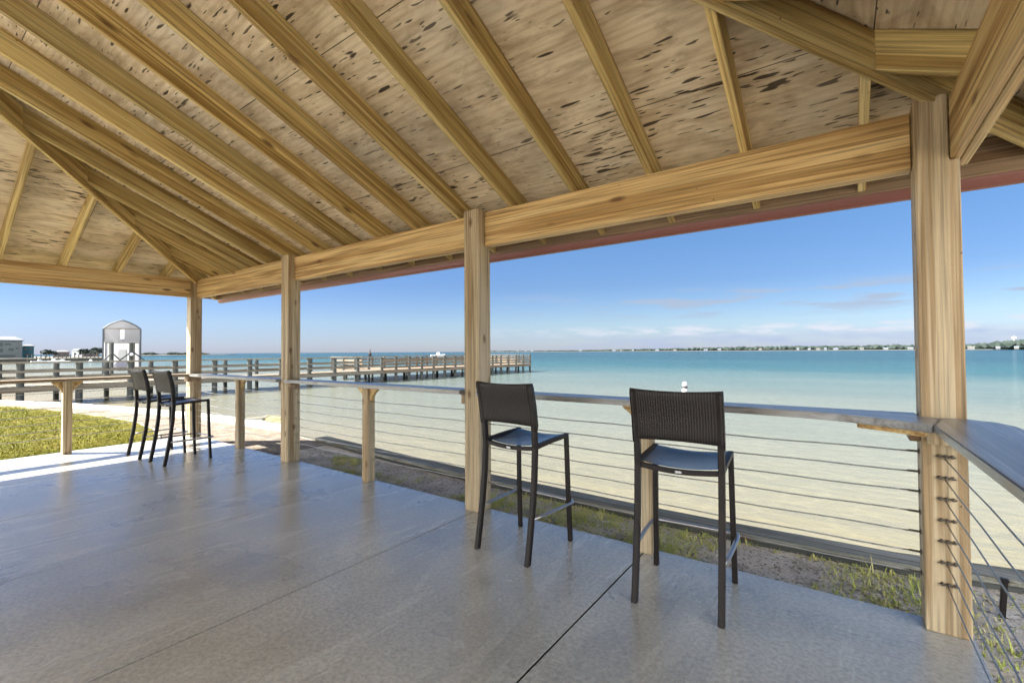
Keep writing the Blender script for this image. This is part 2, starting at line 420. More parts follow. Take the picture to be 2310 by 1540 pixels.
# concrete slab in bays with saw-cut joints
XE0, XE1, YS = -9.22, 0.505, 3.275
cuts = [XE0, -7.45, -5.86, -4.28, -2.68, -1.16, XE1]
bm = bmesh.new()
for a, b_ in zip(cuts[:-1], cuts[1:]):
    for y0, y1 in ((-4.35, -0.55), (-0.55, YS)):
        g = 0.0062
        x0, x1 = a + (g if a > XE0 else 0), b_ - (g if b_ < XE1 else 0)
        yy0 = y0 + (g if y0 > -4 else 0); yy1 = y1 - (g if y1 < 3 else 0)
        add_box(bm, ((x0+x1)/2, (yy0+yy1)/2, -0.06), (x1-x0, yy1-yy0, 0.12), None, 0.0012)
add_box(bm, ((XE0+XE1)/2, (YS-4.35)/2, -0.09), (XE1-XE0-0.02, YS+4.35-0.02, 0.10))
nf = len(bm.faces)
bm.faces.ensure_lookup_table()
for c in cuts[1:-1]: add_box(bm, (c, (YS-4.35)/2, -0.0205), (0.0122, YS+4.35-0.01, 0.030))
add_box(bm, ((XE0+XE1)/2, -0.55, -0.0215), (XE1-XE0-0.01, 0.0122, 0.030))
bm.faces.ensure_lookup_table()
for f in bm.faces[nf:]: f.material_index = 1
fl_ = finish('concrete_floor', bm, FLOOR)
fl_.data.materials.append(plain('joint_sealant', (0.022, 0.021, 0.019), 0.9, spec=0.0))
tag(fl_, kind='structure')

# ------------------------------------------------------------------ pavilion
pav = thing('pavilion', 'open timber pavilion with plywood roof deck, square posts and red gutter', 'pavilion', (-4.3, -0.4, 0))
P = 0.42                       # roof pitch
YF, YB = 3.21, -3.99           # inner faces of the long beams
XL, XR = -8.98, 0.46           # inner faces of the end beams
BZ0, BZ1 = 2.375, 2.68
PW = 0.172
HX = math.sqrt(1+P*P)
RD = 0.19                      # rafter depth
# posts
post_x = [(-9.06), (-5.92), (-2.70), (0.408)]
for x in post_x:
    for y in (3.215, -4.0):
        if abs(x-0.408) < 0.01:
            # corner post, notched over its right half to carry the end beam
            bm = bmesh.new(); zn = BZ0-0.006; q = PW/2
            pr = [(-q, 0), (q, 0), (q, zn), (q-0.0395, zn), (q-0.0395, 2.71), (-q, 2.71)]
            f = [bm.verts.new((u, -q, v)) for u, v in pr]; g = [bm.verts.new((u, q, v)) for u, v in pr]
            bm.faces.new(f); bm.faces.new(g[::-1])
            for i_ in range(6): bm.faces.new((f[i_], f[(i_+1) % 6], g[(i_+1) % 6], g[i_]))
            bmesh.ops.recalc_face_normals(bm, faces=bm.faces[:])
            bmesh.ops.bevel(bm, geom=bm.edges[:], offset=0.005, segments=1, affect='EDGES')
            finish('post', bm, POST, pav, Matrix.Translation((x, y, 0)))
        else:
            bm = bmesh.new()
            add_box(bm, (0, 0, 2.705/2), (PW, PW, 2.705), None, 0.006)
            finish('post', bm, POST, pav, Matrix.Translation((x, y, 0)))
for x in (post_x[0], post_x[3]):
    bm = bmesh.new(); add_box(bm, (0, 0, BZ0/2-0.002), (PW, PW, BZ0-0.004), None, 0.006)
    finish('post', bm, POST, pav, Matrix.Translation((x, -0.9, 0)))
# beams: two plies each
zc, dz = (BZ0+BZ1)/2, BZ1-BZ0
def beam_run(p0, p1, nrm):
    n = Vector(nrm)
    board('beam', Vector(p0)+n*0.022, Vector(p1)+n*0.022, 0.043, dz, BEAM, pav)
    board('beam', Vector(p0)+n*0.068, Vector(p1)+n*0.068, 0.043, dz, BEAM, pav)
h = PW/2 + 0.004
for y, n in ((YF, (0, 1, 0)), (YB, (0, -1, 0))):
    beam_run((post_x[0]+h, y, zc), (post_x[1]-h, y, zc), n)
    beam_run((post_x[1]+h, y, zc), (post_x[2]-h, y, zc), n)
    beam_run((post_x[2]+h, y, zc), (post_x[3]-h, y, zc), n)
beam_run((XL, -4.0+h, zc), (XL, 3.215-h, zc), (-1, 0, 0))
beam_run((XR-0.002, -4.08, zc), (XR-0.002, 3.295, zc), (1, 0, 0))

# rafters
def zb(t): return BZ1 + P*t       # rafter underside, t = distance in from the beam's inner face
CR = zb(0)
TAIL = 0.545
YR = (YF+YB)/2; HALF = (YF-YB)/2
def rafter(base, inward, t1, t0=-TAIL, w=0.044, cut=None):
    """Common or jack rafter, plumb-cut at the tail and at the hip or ridge (cut = point, normal of the vertical cutting plane)."""
    b0 = Vector(base); i = Vector(inward)
    dirv = (i + Vector((0, 0, P))).normalized()
    n = (Vector((0, 0, 1)) - i*P).normalized()
    p0 = b0 + i*t0 + Vector((0, 0, P*t0)) + n*(RD/2)
    p1 = b0 + i*t1 + Vector((0, 0, P*t1)) + n*(RD/2)
    o = board('rafter', p0, p1, w, RD, LUM, pav, up=n)
    M = WM[o.name]; Mi = M.inverted(); L = (p1-p0).length
    for v in o.data.vertices:
        q = M @ v.co
        if v.co.x < L/2: pl, nn = b0 + i*t0, i
        else: pl, nn = cut if cut else (b0 + i*t1, i)
        s_ = (Vector(pl)-q).dot(Vector(nn))/dirv.dot(Vector(nn))
        v.co = Mi @ (q + dirv*s_)
    return o
def hipcut(cx, cy, sx, sy, inward):
    """cut plane just off the hip board's face on the side the rafter comes from"""
    i = Vector(inward); nn = Vector((sy, -sx, 0)).normalized()
    if nn.dot(i) < 0: nn = -nn
    return (Vector((cx, cy, 0)) - nn*0.0235, nn)
X = 0.125
while X > XL+0.12:
    t = min(HALF, XR-X, X-XL)
    for yb, sy in ((YF, -1), (YB, 1)):
        inw = (0, sy, 0)
        if t == HALF: ct = (Vector((0, YR - sy*0.0235, 0)), Vector(inw))
        elif t == XR-X: ct = hipcut(XR, yb, -1, sy, inw)
        else: ct = hipcut(XL, yb, 1, sy, inw)
        rafter((X, yb, BZ1), inw, t, cut=ct)
    X -= 0.61
for s, xb, inw in ((-1, XL, (1, 0, 0)), (1, XR, (-1, 0, 0))):
    Y = 2.80 if s < 0 else 2.90
    while Y > YB + 0.1:
        t = min(HALF, YF-Y, Y-YB)
        yb, sy = (YF, -1) if YF-Y < Y-YB else (YB, 1)
        if t > 0.1: rafter((xb, Y, BZ1), inw, t, cut=hipcut(xb, yb, inw[0], sy, inw))
        Y -= 0.62
# hips: deeper boards along the diagonals
def hip(cx, cy, sx, sy, dh=0.255):
    i = Vector((sx, sy, 0))
    for_t0, t1 = -TAIL+0.02, HALF
    n = (Vector((0, 0, 1))*2 - Vector((sx, sy, 0))*P).normalized()
    top = RD*HX - 0.012
    def pt(t): return Vector((cx, cy, 0)) + i*t + Vector((0, 0, zb(t) + top)) - n*(dh/2)
    board('hip_rafter', pt(for_t0), pt(t1), 0.044, dh, LUM, pav, up=n)
hip(XL, YF, 1, -1); hip(XR, YF, -1, -1, 0.215); hip(XL, YB, 1, 1); hip(XR, YB, -1, 1)
zr = zb(HALF) + RD*HX - 0.13
board('ridge_beam', (XL+HALF-0.03, YR, zr), (XR-HALF+0.03, YR, zr), 0.044, 0.25, LUM, pav)

# roof deck: one sheet-plywood plane a side, grain along the eave
def deck(name, a, b_, c, d, mat, lift, th):
    """eave a->b, ridge c (above b), d (above a)."""
    a, b_, c, d = map(Vector, (a, b_, c, d))
    x = (b_-a).normalized(); q = (c-b_); y = (q - x*q.dot(x)).normalized(); z = x.cross(y)
    M = Matrix((x, y, z)).transposed().to_4x4(); M.translation = a
    Mi = M.inverted()
    pts = [Mi @ p for p in (a, b_, c, d)]
    if (pts[2]-pts[3]).length < 1e-3: pts = pts[:3]
    bm = bmesh.new(); add_prism(bm, [(p.x, p.y) for p in pts], lift, lift+th)
    return finish(name, bm, mat, pav, M)
EV = 0.575
def ztop(t): return zb(t) + RD*HX + 0.001
ze, zt = ztop(-EV), ztop(HALF)
c1, c2, c3, c4 = (XL-EV, YF+EV, ze), (XR+EV, YF+EV, ze), (XR+EV, YB-EV, ze), (XL-EV, YB-EV, ze)
r1, r2 = (XL+HALF, YR, zt), (XR-HALF, YR, zt)
for name, mat, lift, th in (('roof_sheathing', PLY, 0.0, 0.015), ('roof_covering', ROOFM, 0.018, 0.02)):
    deck(name, c2, c1, r1, r2, mat, lift, th)
    deck(name, c4, c3, r2, r1, mat, lift, th)
    deck(name, c1, c4, r1, r1, mat, lift, th)
    deck(name, c3, c2, r2, r2, mat, lift, th)
# fascia and half-round red gutter round the eaves
FZ = ze - 0.10
def eave_side(p0, p1, nrm, gutter=True):
    p0, p1, n = Vector(p0), Vector(p1), Vector(nrm)
    z0 = ztop(-EV)
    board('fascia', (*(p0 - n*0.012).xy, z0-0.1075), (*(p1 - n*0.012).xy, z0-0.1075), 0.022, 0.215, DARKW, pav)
    if not gutter: return
    bm = bmesh.new(); pr = []
    for i in range(9):
        a = PI*i/8
        pr.append((0.062 - 0.060*math.cos(a), -0.062*math.sin(a)*1.25))
    inner = [(0.062 - 0.055*math.cos(PI*i/8), -0.057*math.sin(PI*i/8)*1.25) for i in range(9)]
    x = (p1-p0).normalized()
    for loop_pts in (pr,):
        A = [bm.verts.new(p0 + n*u + Vector((0, 0, v))) for u, v in pr] + [bm.verts.new(p0 + n*u + Vector((0, 0, v))) for u, v in inner[::-1]]
        B = [bm.verts.new(p1 + n*u + Vector((0, 0, v))) for u, v in pr] + [bm.verts.new(p1 + n*u + Vector((0, 0, v))) for u, v in inner[::-1]]
        m = len(A)
        for i in range(m): bm.faces.new((A[i], A[(i+1) % m], B[(i+1) % m], B[i]))
        bm.faces.new(A); bm.faces.new(B[::-1])
    finish('gutter', bm, RED, pav, smooth=False)
GZ = 2.446
eave_side((c1[0]-0.05, c1[1]-0.006, GZ), (c2[0]+0.05, c2[1]-0.006, GZ), (0, 1, 0))
eave_side((c4[0]-0.05, c4[1]+0.006, GZ), (c3[0]+0.05, c3[1]+0.006, GZ), (0, -1, 0))
eave_side((c1[0]+0.006, c4[1]+0.02, GZ), (c1[0]+0.006, c1[1]-0.02, GZ), (-1, 0, 0), False)
eave_side((c2[0]-0.006, c4[1]+0.02, GZ), (c2[0]-0.006, c1[1]-0.02, GZ), (1, 0, 0), False)

# ------------------------------------------------------------------ cable railings
SZ = 1.076; ST = 0.040
def gusset_post(name, parent, x, y, along, fz=0.0):
    """4x4 rail post with two flared brackets under the shelf; along = unit vector of the rail."""
    a = Vector(along)
    bm = bmesh.new(); hgt = SZ-ST-0.002
    add_box(bm, (0, 0, hgt/2), (0.10, 0.10, hgt), None, 0.004)
    po = finish(name, bm, POST, parent, Matrix.Translation((x, y, 0)))
    for s in (-1, 1):
        bm = bmesh.new()
        pr = [(0.052, -0.001), (0.165, -0.001), (0.163, -0.026), (0.115, -0.062), (0.078, -0.105), (0.052, -0.165)]
        ax = a*s; bx = Vector((-a.y, a.x, 0))
        f = [bm.verts.new(ax*u + bx*0.02 + Vector((0, 0, v))) for u, v in pr]
        g = [bm.verts.new(ax*u - bx*0.02 + Vector((0, 0, v))) for u, v in pr]
        bm.faces.new(f); bm.faces.new(g[::-1]); n = len(pr)
        for i in range(n): bm.faces.new((f[i], f[(i+1) % n], g[(i+1) % n], g[i]))
        finish('bracket', bm, BEAM, po, Matrix.Translation((x, y, hgt)))
    return po

def cable(parent, p0, p1, r=0.0039, sag=0.006, ph=0.0):
    p0, p1 = Vector(p0), Vector(p1)
    n = max(8, int((p1-p0).length*7)); pts = []
    for i in range(n+1):
        t = i/n; p = p0.lerp(p1, t)
        p.z += -sag*4*t*(1-t) + 0.0022*math.sin(t*n*1.3+ph)
        pts.append(p)
    bm = bmesh.new(); add_tube(bm, pts, r, 6)
    finish('cable', bm, STEEL, parent, smooth=True)

def shelf_piece(parent, pts, mat=GREYW, along='X'):
    bm = bmesh.new()
    cx = sum(p[0] for p in pts)/len(pts); cy = sum(p[1] for p in pts)/len(pts)
    rot = 0 if along == 'X' else PI/2
    M = Matrix.Translation((cx, cy, SZ)) @ Matrix.Rotation(rot, 4, 'Z'); Mi = M.inverted()
    loc = [Mi @ Vector((p[0], p[1], SZ)) for p in pts]
    add_prism(bm, [(p.x, p.y) for p in loc], -ST, 0)
    bmesh.ops.recalc_face_normals(bm, faces=bm.faces[:])
    bmesh.ops.bevel(bm, geom=[e for e in bm.edges], offset=0.005, segments=2, affect='EDGES')
    return finish('bar_top', bm, mat, parent, M)

def cleat(parent, x, y, sx, sy):
    bm = bmesh.new(); add_box(bm, (0, 0, 0), (sx, sy, 0.088), None, 0.003)
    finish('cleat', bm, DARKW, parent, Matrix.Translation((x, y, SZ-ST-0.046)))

CZ = [0.882, 0.776, 0.672, 0.566, 0.462, 0.357, 0.250]
wr = thing('cable_railing', 'long cable railing with grey plank bar top facing the water, between the roof posts', 'railing', (-4.3, 3.22, 0), group='cable railings with plank bar tops')
hp = PW/2 + 0.003
Y0s, Y1s = 3.070, 3.300
for a, b_ in zip(post_x[:2], post_x[1:3]):
    shelf_piece(wr, [(a+hp, Y0s), (b_-hp, Y0s), (b_-hp, Y1s), (a+hp, Y1s)])
# last bay flares inward to the mitred corner
fl = [(post_x[2]+hp, Y0s), (-1.2, Y0s+0.004), (-0.55, Y0s+0.002), (-0.18, 3.055), (-0.02, 3.02), (0.12, 2.955), (0.24, 2.875), (0.330, 2.80)]
shelf_piece(wr, fl + [(0.398, 3.126), (post_x[3]-hp, 3.126), (post_x[3]-hp, Y1s), (post_x[2]+hp, Y1s)])
bm = bmesh.new()
add_prism(bm, [(0.06, 3.02), (0.20, 2.935), (0.305, 2.86), (0.37, 3.11), (0.31, 3.17), (0.06, 3.17)], SZ-ST-0.026, SZ-ST-0.001)
finish('corner_block', bm, BEAM, wr)
for x in (-7.36, -4.29, -1.145):
    gusset_post('rail_post', wr, x, 3.222, (1, 0, 0))
for i, x in enumerate(post_x):
    if i > 0: cleat(wr, x-PW/2-0.024, 3.20, 0.042, 0.13)
    if i < 3: cleat(wr, x+PW/2+0.024, 3.20, 0.042, 0.13)
for j, z in enumerate(CZ):
    for a, b_ in zip(post_x[:-1], post_x[1:]):
        cable(wr, (a+PW/2-0.01, 3.222, z), (b_-PW/2+0.01, 3.222, z), ph=j*1.7+a, sag=0.008)
for z in CZ:       # swaged cable ends and staples at the near corner post
    bm = bmesh.new()
    x = post_x[3]-PW/2
    add_tube(bm, [(x-0.05, 3.222, z), (x-0.002, 3.222, z)], 0.006, 6)
    add_tube(bm, [(x-0.006, 3.222, z), (x+0.002, 3.222, z)], 0.013, 8)
    finish('cable_fitting', bm, HARD, wr)

er = thing('cable_railing', 'cable railing with plank bar top across the far end beside the lawn', 'railing', (-9.0, 1.6, 0), group='cable railings with plank bar tops')
shelf_piece(er, [(-8.86, -0.81), (-8.86, 3.126), (-9.10, 3.126), (-9.10, -0.81)], TANS, 'Y')
shelf_piece(er, [(-8.86, -3.9), (-8.86, -0.99), (-9.10, -0.99), (-9.10, -3.9)], TANS, 'Y')
for y in (1.62, 0.2): gusset_post('rail_post', er, -9.02, y, (0, 1, 0))
cleat(er, -9.0, 3.10, 0.13, 0.042)
for j, z in enumerate(CZ):
    cable(er, (-9.02, -0.82, z), (-9.02, 3.13, z), ph=j*1.1)

nr = thing('cable_railing', 'cable railing with wide grey bar top running toward the viewer from the near corner post', 'railing', (0.45, 1.2, 0), group='cable railings with plank bar tops')
shelf_piece(nr, [(0.333, 2.797), (0.358, 1.5), (0.358, -0.80), (0.625, -0.80), (0.625, 2.93), (0.585, 3.055), (0.500, 3.126), (0.401, 3.126)], GREYW, 'Y')
bm = bmesh.new(); add_box(bm, (0, 0, 0), (0.15, 0.04, 0.09), None, 0.003)
finish('cleat', bm, POST, nr, Matrix.Translation((0.415, 3.106, SZ-ST-0.047)))
for j, z in enumerate(CZ):
    cable(nr, (0.408, 3.135, z-0.012), (0.408, -0.82, z-0.012), r=0.0029, ph=j*1.3, sag=0.004)
    # cable clamps lying across the post face
    bm = bmesh.new()
    pts = [(0.376 + 0.009*i, 3.1205 + 0.002*math.sin(i*1.9+j), z + 0.0035*math.sin(i*2.2+j)) for i in range(9)]
    add_tube(bm, pts, 0.0042, 6)
    for u in (0.388, 0.412, 0.436):
        add_box(bm, (u, 3.1195, z + 0.002), (0.009, 0.016, 0.017), None, 0.002)
    finish('cable_fitting', bm, HARD, nr)

# ------------------------------------------------------------------ bar stools
def stool_parts(root):
    prof = [(-0.262, 0.0), (-0.232, 0.16), (-0.200, 0.36), (-0.176, 0.56), (-0.166, 0.76), (-0.174, 0.90), (-0.196, 1.05), (-0.232, 1.195)]
    B = WM[root.name]
    def put(name, bm, mat, smooth=False): return finish(name, bm, mat, root, B.copy(), smooth)
    def sq(bm, pts, hw, hd):
        rings = []
        for (x, y, z) in pts:
            rings.append([bm.verts.new((x+a*hw, y+c*hd, z)) for a, c in ((-1, -1), (1, -1), (1, 1), (-1, 1))])
        for A, Bq in zip(rings[:-1], rings[1:]):
            for k in range(4): bm.faces.new((A[k], A[(k+1) % 4], Bq[(k+1) % 4], Bq[k]))
        bm.faces.new(rings[0][::-1]); bm.faces.new(rings[-1])
    for s in (-1, 1):
        bm = bmesh.new(); sq(bm, [(s*0.226, y, z) for y, z in prof], 0.0165, 0.020)
        bmesh.ops.recalc_face_normals(bm, faces=bm.faces[:])
        bmesh.ops.bevel(bm, geom=bm.edges[:], offset=0.004, segments=1, affect='EDGES')
        put('leg', bm, CHAR)
        bm = bmesh.new(); sq(bm, [(s*0.236, 0.262, 0.0), (s*0.231, 0.243, 0.4), (s*0.226, 0.232, 0.805)], 0.0155, 0.0155)
        bmesh.ops.recalc_face_normals(bm, faces=bm.faces[:])
        bmesh.ops.bevel(bm, geom=bm.edges[:], offset=0.004, segments=1, affect='EDGES')
        put('leg', bm, CHAR)
    # seat frame: side rails, sagging rear and front rails
    bm = bmesh.new()
    for s in (-1, 1):
        pts = []
        for i in range(9):
            t = i/8
            pts.append((s*0.226, -0.160+0.385*t, 0.765 + 0.025*t + 0.004*math.sin(PI*t)))
        add_tube(bm, pts, 0.021, 4, 0.9)
    for yy, zz in ((-0.160, 0.757), (0.232, 0.786)):
        add_tube(bm, [(0.226*(-1+2*i/10), yy, zz - 0.018*math.sin(PI*i/10)) for i in range(11)], 0.020, 4, 0.9)
    put('seat_frame', bm, CHAR)
    # woven seat, dished
    bm = bmesh.new(); nx_, ny_ = 12, 12; g = []
    for j in range(ny_+1):
        t = j/ny_; row = []
        for i in range(nx_+1):
            u = -1+2*i/nx_
            z = 0.776 + 0.027*t - 0.020*(1-u*u) - 0.012*math.sin(PI*t)*(1-0.4*u*u)
            row.append(bm.verts.new((u*0.210, -0.150+0.372*t, z)))
        g.append(row)
    for j in range(ny_):
        for i in range(nx_): bm.faces.new((g[j][i], g[j][i+1], g[j+1][i+1], g[j+1][i]))
    bmesh.ops.solidify(bm, geom=bm.faces[:], thickness=0.010)
    put('seat', bm, SEAT, True)
    # wicker backrest wrapping the uprights, bowed to the rear
    bm = bmesh.new(); nz_ = 12; nx_ = 16
    def py(z):
        for (y0, z0), (y1, z1) in zip(prof[:-1], prof[1:]):
            if z <= z1+1e-6: return y0+(y1-y0)*(z-z0)/(z1-z0)
        return prof[-1][0]
    for side in (1, -1):
        g = []
        for j in range(nz_+1):
            t = j/nz_; row = []
            for i in range(nx_+1):
                u = -1+2*i/nx_
                zlo = 0.905 + 0.012*(1-u*u) - (0.02 if abs(u) > 0.9 else 0)
                zhi = 1.205 - 0.010*(1-u*u)
                z = zlo + (zhi-zlo)*t
                bow = -0.022*(1-u*u)
                th = 0.023 if abs(u) > 0.9 else 0.013
                if j in (0, nz_): th *= 0.55
                row.append(bm.verts.new((u*0.2465, py(min(z, 1.195)) + bow + side*th, z)))
            g.append(row)
        for j in range(nz_):
            for i in range(nx_): bm.faces.new((g[j][i], g[j][i+1], g[j+1][i+1], g[j+1][i]))
        if side == 1: G1 = g
        else: G2 = g
    for i in range(nx_):
        bm.faces.new((G1[0][i], G1[0][i+1], G2[0][i+1], G2[0][i])); bm.faces.new((G1[nz_][i], G1[nz_][i+1], G2[nz_][i+1], G2[nz_][i]))
    for j in range(nz_):
        bm.faces.new((G1[j][0], G1[j+1][0], G2[j+1][0], G2[j][0])); bm.faces.new((G1[j][nx_], G1[j+1][nx_], G2[j+1][nx_], G2[j][nx_]))
    put('backrest', bm, WICK, True)
    # metal foot rail: up the sides and round the front
    bm = bmesh.new(); zf = 0.292
    half = [(0.230, -0.200, zf), (0.244, -0.10, zf), (0.252, 0.05, zf), (0.258, 0.20, zf), (0.256, 0.262, zf), (0.236, 0.290, zf), (0.15, 0.296, zf)]
    pts = half + [(-x, y, z) for x, y, z in half[::-1]]
    add_tube(bm, pts, 0.0135, 8, 0.8)
    put('footrest', bm, ALU, True)
    bm = bmesh.new(); add_box(bm, (0.005, -0.1825, 0.742), (0.036, 0.003, 0.014), None, 0.001)
    put('maker_plate', bm, ALU)
SG = 'dark wicker bar stools'
s0 = thing('bar_stool', 'dark wicker bar stool just right of the middle roof post, backrest toward the patio', 'bar stool', (-1.925, 2.815, 0), R(-3), SG)
stool_parts(s0)
def dup(root, loc, rz, label):
    r = root.copy(); C.objects.link(r); r.location = loc; r.rotation_euler = (0, 0, rz); r['label'] = label
    for ch in list(root.children):
        c = ch.copy(); C.objects.link(c); c.parent = r
        for g in ch.children:
            q = g.copy(); C.objects.link(q); q.parent = c
    return r
s0.rotation_mode = 'XYZ'
dup(s0, (-0.770, 2.81, 0), R(4), 'largest dark wicker bar stool, hiding a short rail post, alone before the widest water view')
dup(s0, (-7.19, 2.405, 0), R(2), 'small far dark bar stool with its front legs nearest the lit corner post')
dup(s0, (-7.93, 2.36, 0), R(1), 'small far dark bar stool on the sunlit floor strip, the one nearer the lawn')

# ------------------------------------------------------------------ sea walls, shore details
def wall_along(name, line, w, z0, z1, mat, label, cat):
    bm = bmesh.new(); L = []
    for i, p in enumerate(line):
        a = Vector(line[max(i-1, 0)]); b_ = Vector(line[min(i+1, len(line)-1)])
        t = (b_-a).normalized(); n = Vector((-t.y, t.x))
        if n.y < 0: n = -n
        L.append((Vector(p), n))
    sec = [(0, z0), (0, z1-0.012), (0.012, z1), (w-0.012, z1), (w, z1-0.012), (w, z0)]
    rings = [[bm.verts.new((*(p+n*u), v)) for u, v in sec] for p, n in L]
    for A, B in zip(rings[:-1], rings[1:]):
        for k in range(len(sec)): bm.faces.new((A[k], A[(k+1) % len(sec)], B[(k+1) % len(sec)], B[k]))
    bm.faces.new(rings[0]); bm.faces.new(rings[-1][::-1])
    return bm
def dens(pl, step=0.5, jit=0.008):
    out = []
    for (a, b_) in zip(pl[:-1], pl[1:]):
        a, b_ = Vector(a), Vector(b_); n = max(1, int((b_-a).length/step))
        for i in range(n):
            p = a.lerp(b_, i/n); out.append((p.x, p.y + jit*noise.noise((p.x*2, 0, 5))))
    out.append(tuple(pl[-1])); return out
nearline = [p for p in SHORE if -7.6 <= p[0] <= 20]
sw = thing('seawall', 'low timber bulkhead with a weathered cap between the weed strip and the water', 'seawall', (-3, 4.1, -0.9))
finish('cap', wall_along('', dens(nearline), 0.24, -0.078, -0.045, TIMB, '', ''), TIMB, sw)
finish('face_board', wall_along('', [(x, y+0.014) for x, y in dens(nearline)], 0.18, -1.5, -0.079, PILE, '', ''), PILE, sw)
farline = [p for p in SHORE if -26 <= p[0] <= -8.7]
cw = finish('seawall', wall_along('', dens(farline, 0.6, 0.05), 0.34, -1.5, -0.03, CONC, '', ''), CONC)
tag(cw, 'white concrete seawall cap curving behind the lawn to the left', 'seawall')
# broken algae-grown block and loose plank where the two walls meet
def rock(name, loc, s, mat, seed, label=None, cat=None):
    bm = bmesh.new(); bmesh.ops.create_icosphere(bm, subdivisions=3, radius=1)
    for v in bm.verts:
        k = 1 + 0.32*noise.noise(v.co*1.3 + Vector((seed, 0, 0))) + 0.10*noise.noise(v.co*4 + Vector((0, seed, 0)))
        q = v.co*k
        v.co = Vector((max(-0.75, min(0.75, q.x))*s[0], max(-0.75, min(0.75, q.y))*s[1], max(-0.75, min(0.75, q.z))*s[2]))
    o = finish(name, bm, mat, None, Matrix.Translation(loc))
    return tag(o, label, cat)
ALG = plain('algae_stone', (0.13, 0.12, 0.06), 0.9, var=0.6, scale=7, bmp=0.6)
rock('rubble_block', (-9.62, 5.06, -0.20), (0.46, 0.30, 0.36), ALG, 3.1, 'algae-stained block of rubble in the gap between the two seawalls', 'rock')
rock('rubble_block', (-10.15, 5.1, -0.22), (0.30, 0.22, 0.36), ALG, 8.4, 'smaller dark stone lying left of the algae-stained block at the seawall gap', 'rock')
tag(board('loose_plank', (-10.75, 4.75, -0.04), (-10.1, 5.0, 0.04), 0.12, 0.04, TIMB), 'short dark plank sticking out over the seawall beside the rubble', 'plank')
# stake
bm = bmesh.new(); add_box(bm, (0, 0, 0.10), (0.026, 0.026, 0.24), None, 0.003); add_box(bm, (0, 0, 0.226), (0.034, 0.034, 0.014), None, 0.003)
tag(finish('garden_stake', bm, CHAR, None, Matrix.Translation((0.72, 3.80, ZG-0.01)) @ Matrix.Rotation(R(4), 4, 'Y')), 'short black stake among the weeds beyond the near railing', 'stake')

# ------------------------------------------------------------------ grass, weeds, litter
def blades(name, pts, mat, label, cat):
    me = bpy.data.meshes.new(name); V = []; F = []
    for (x, y, z, hgt, w, lean, az) in pts:
        ca, sa = math.cos(az), math.sin(az)
        i = len(V)
        dx, dy = lean*ca, lean*sa
        V += [(x-sa*w, y+ca*w, z), (x+sa*w, y-ca*w, z), (x+dx*0.4+sa*w*0.7, y+dy*0.4-ca*w*0.7, z+hgt*0.6), (x+dx*0.4-sa*w*0.7, y+dy*0.4+ca*w*0.7, z+hgt*0.6), (x+dx, y+dy, z+hgt)]
        F += [(i, i+1, i+2, i+3), (i+3, i+2, i+4)]
    me.from_pydata(V, [], F); me.materials.append(mat)
    o = bpy.data.objects.new(name, me); link(o); return tag(o, label, cat, kind='stuff')
rnd = random.Random(3)
pts = []
for _ in range(80000):
    u = rnd.random()
    x = -9.26 - (u**1.6)*11.0
    y = rnd.uniform(-1.6, 3.4)
    lim = lawn_edge(x)
    edge = lim - y
    if edge < 0: continue
    bare = noise.noise((x*0.9, y*0.9, 2.0))
    if edge < 0.5 and rnd.random() > edge/0.5 + 0.15: continue
    if bare > 0.35 and rnd.random() < 0.6: continue
    pts.append((x, y, -0.07, rnd.uniform(0.015, 0.035), rnd.uniform(0.003, 0.006)*(1+0.06*abs(x+9)), rnd.uniform(0, 0.04), rnd.uniform(0, 2*PI)))
blades('lawn_grass', pts, GRASS, 'short yellow-green lawn grass beyond the far railing', 'grass')
pts = []
def clump(x, y, n, hmax, spread):
    for _ in range(n):
        az = rnd.uniform(0, 2*PI); h_ = hmax*rnd.uniform(0.4, 1.0)
        pts.append((x+rnd.gauss(0, 0.02), y+rnd.gauss(0, 0.02), ZG-0.005, h_, rnd.uniform(0.0022, 0.005), h_*rnd.uniform(0.3, 1.1)*spread, az))
cnt = 0
while cnt < 3600:
    x = rnd.uniform(-7.5, 2.6)
    y = rnd.uniform(3.30, 4.08) if x < 0.5 else rnd.uniform(0.2, 4.1)
    d_ = noise.noise((x*1.2, y*1.6, 7.0)) + (0.18 if x > -3 else -0.05) + (0.35 if x > 0.5 else 0)
    if d_ < rnd.uniform(-0.1, 0.5): continue
    cnt += 1
    clump(x, y, rnd.randint(4, 9), rnd.uniform(0.02, 0.05) if rnd.random() < 0.95 else rnd.uniform(0.06, 0.12), 1.3)
blades('weeds', pts, WEED, 'sparse weeds growing in the sandy strip along the slab', 'weeds')
pts = []
for _ in range(17000):
    x = rnd.uniform(-19, 2.4) if rnd.random() < 0.75 else rnd.uniform(-7, 2.4); y = rnd.uniform(3.28, 4.2) if x < 0.5 else rnd.uniform(0.4, 4.2)
    if x < -9.2: y = lawn_edge(x) + rnd.random()**1.5*1.2
    az = rnd.uniform(0, 2*PI); l = rnd.uniform(0.006, 0.04)
    pts.append((x, y, ZG+rnd.uniform(0.0, 0.008), rnd.uniform(0.001, 0.012), rnd.uniform(0.002, 0.007), l, az))
blades('leaf_litter', pts, LITTER, 'dry twigs and leaf litter scattered on the sandy strip', 'litter')

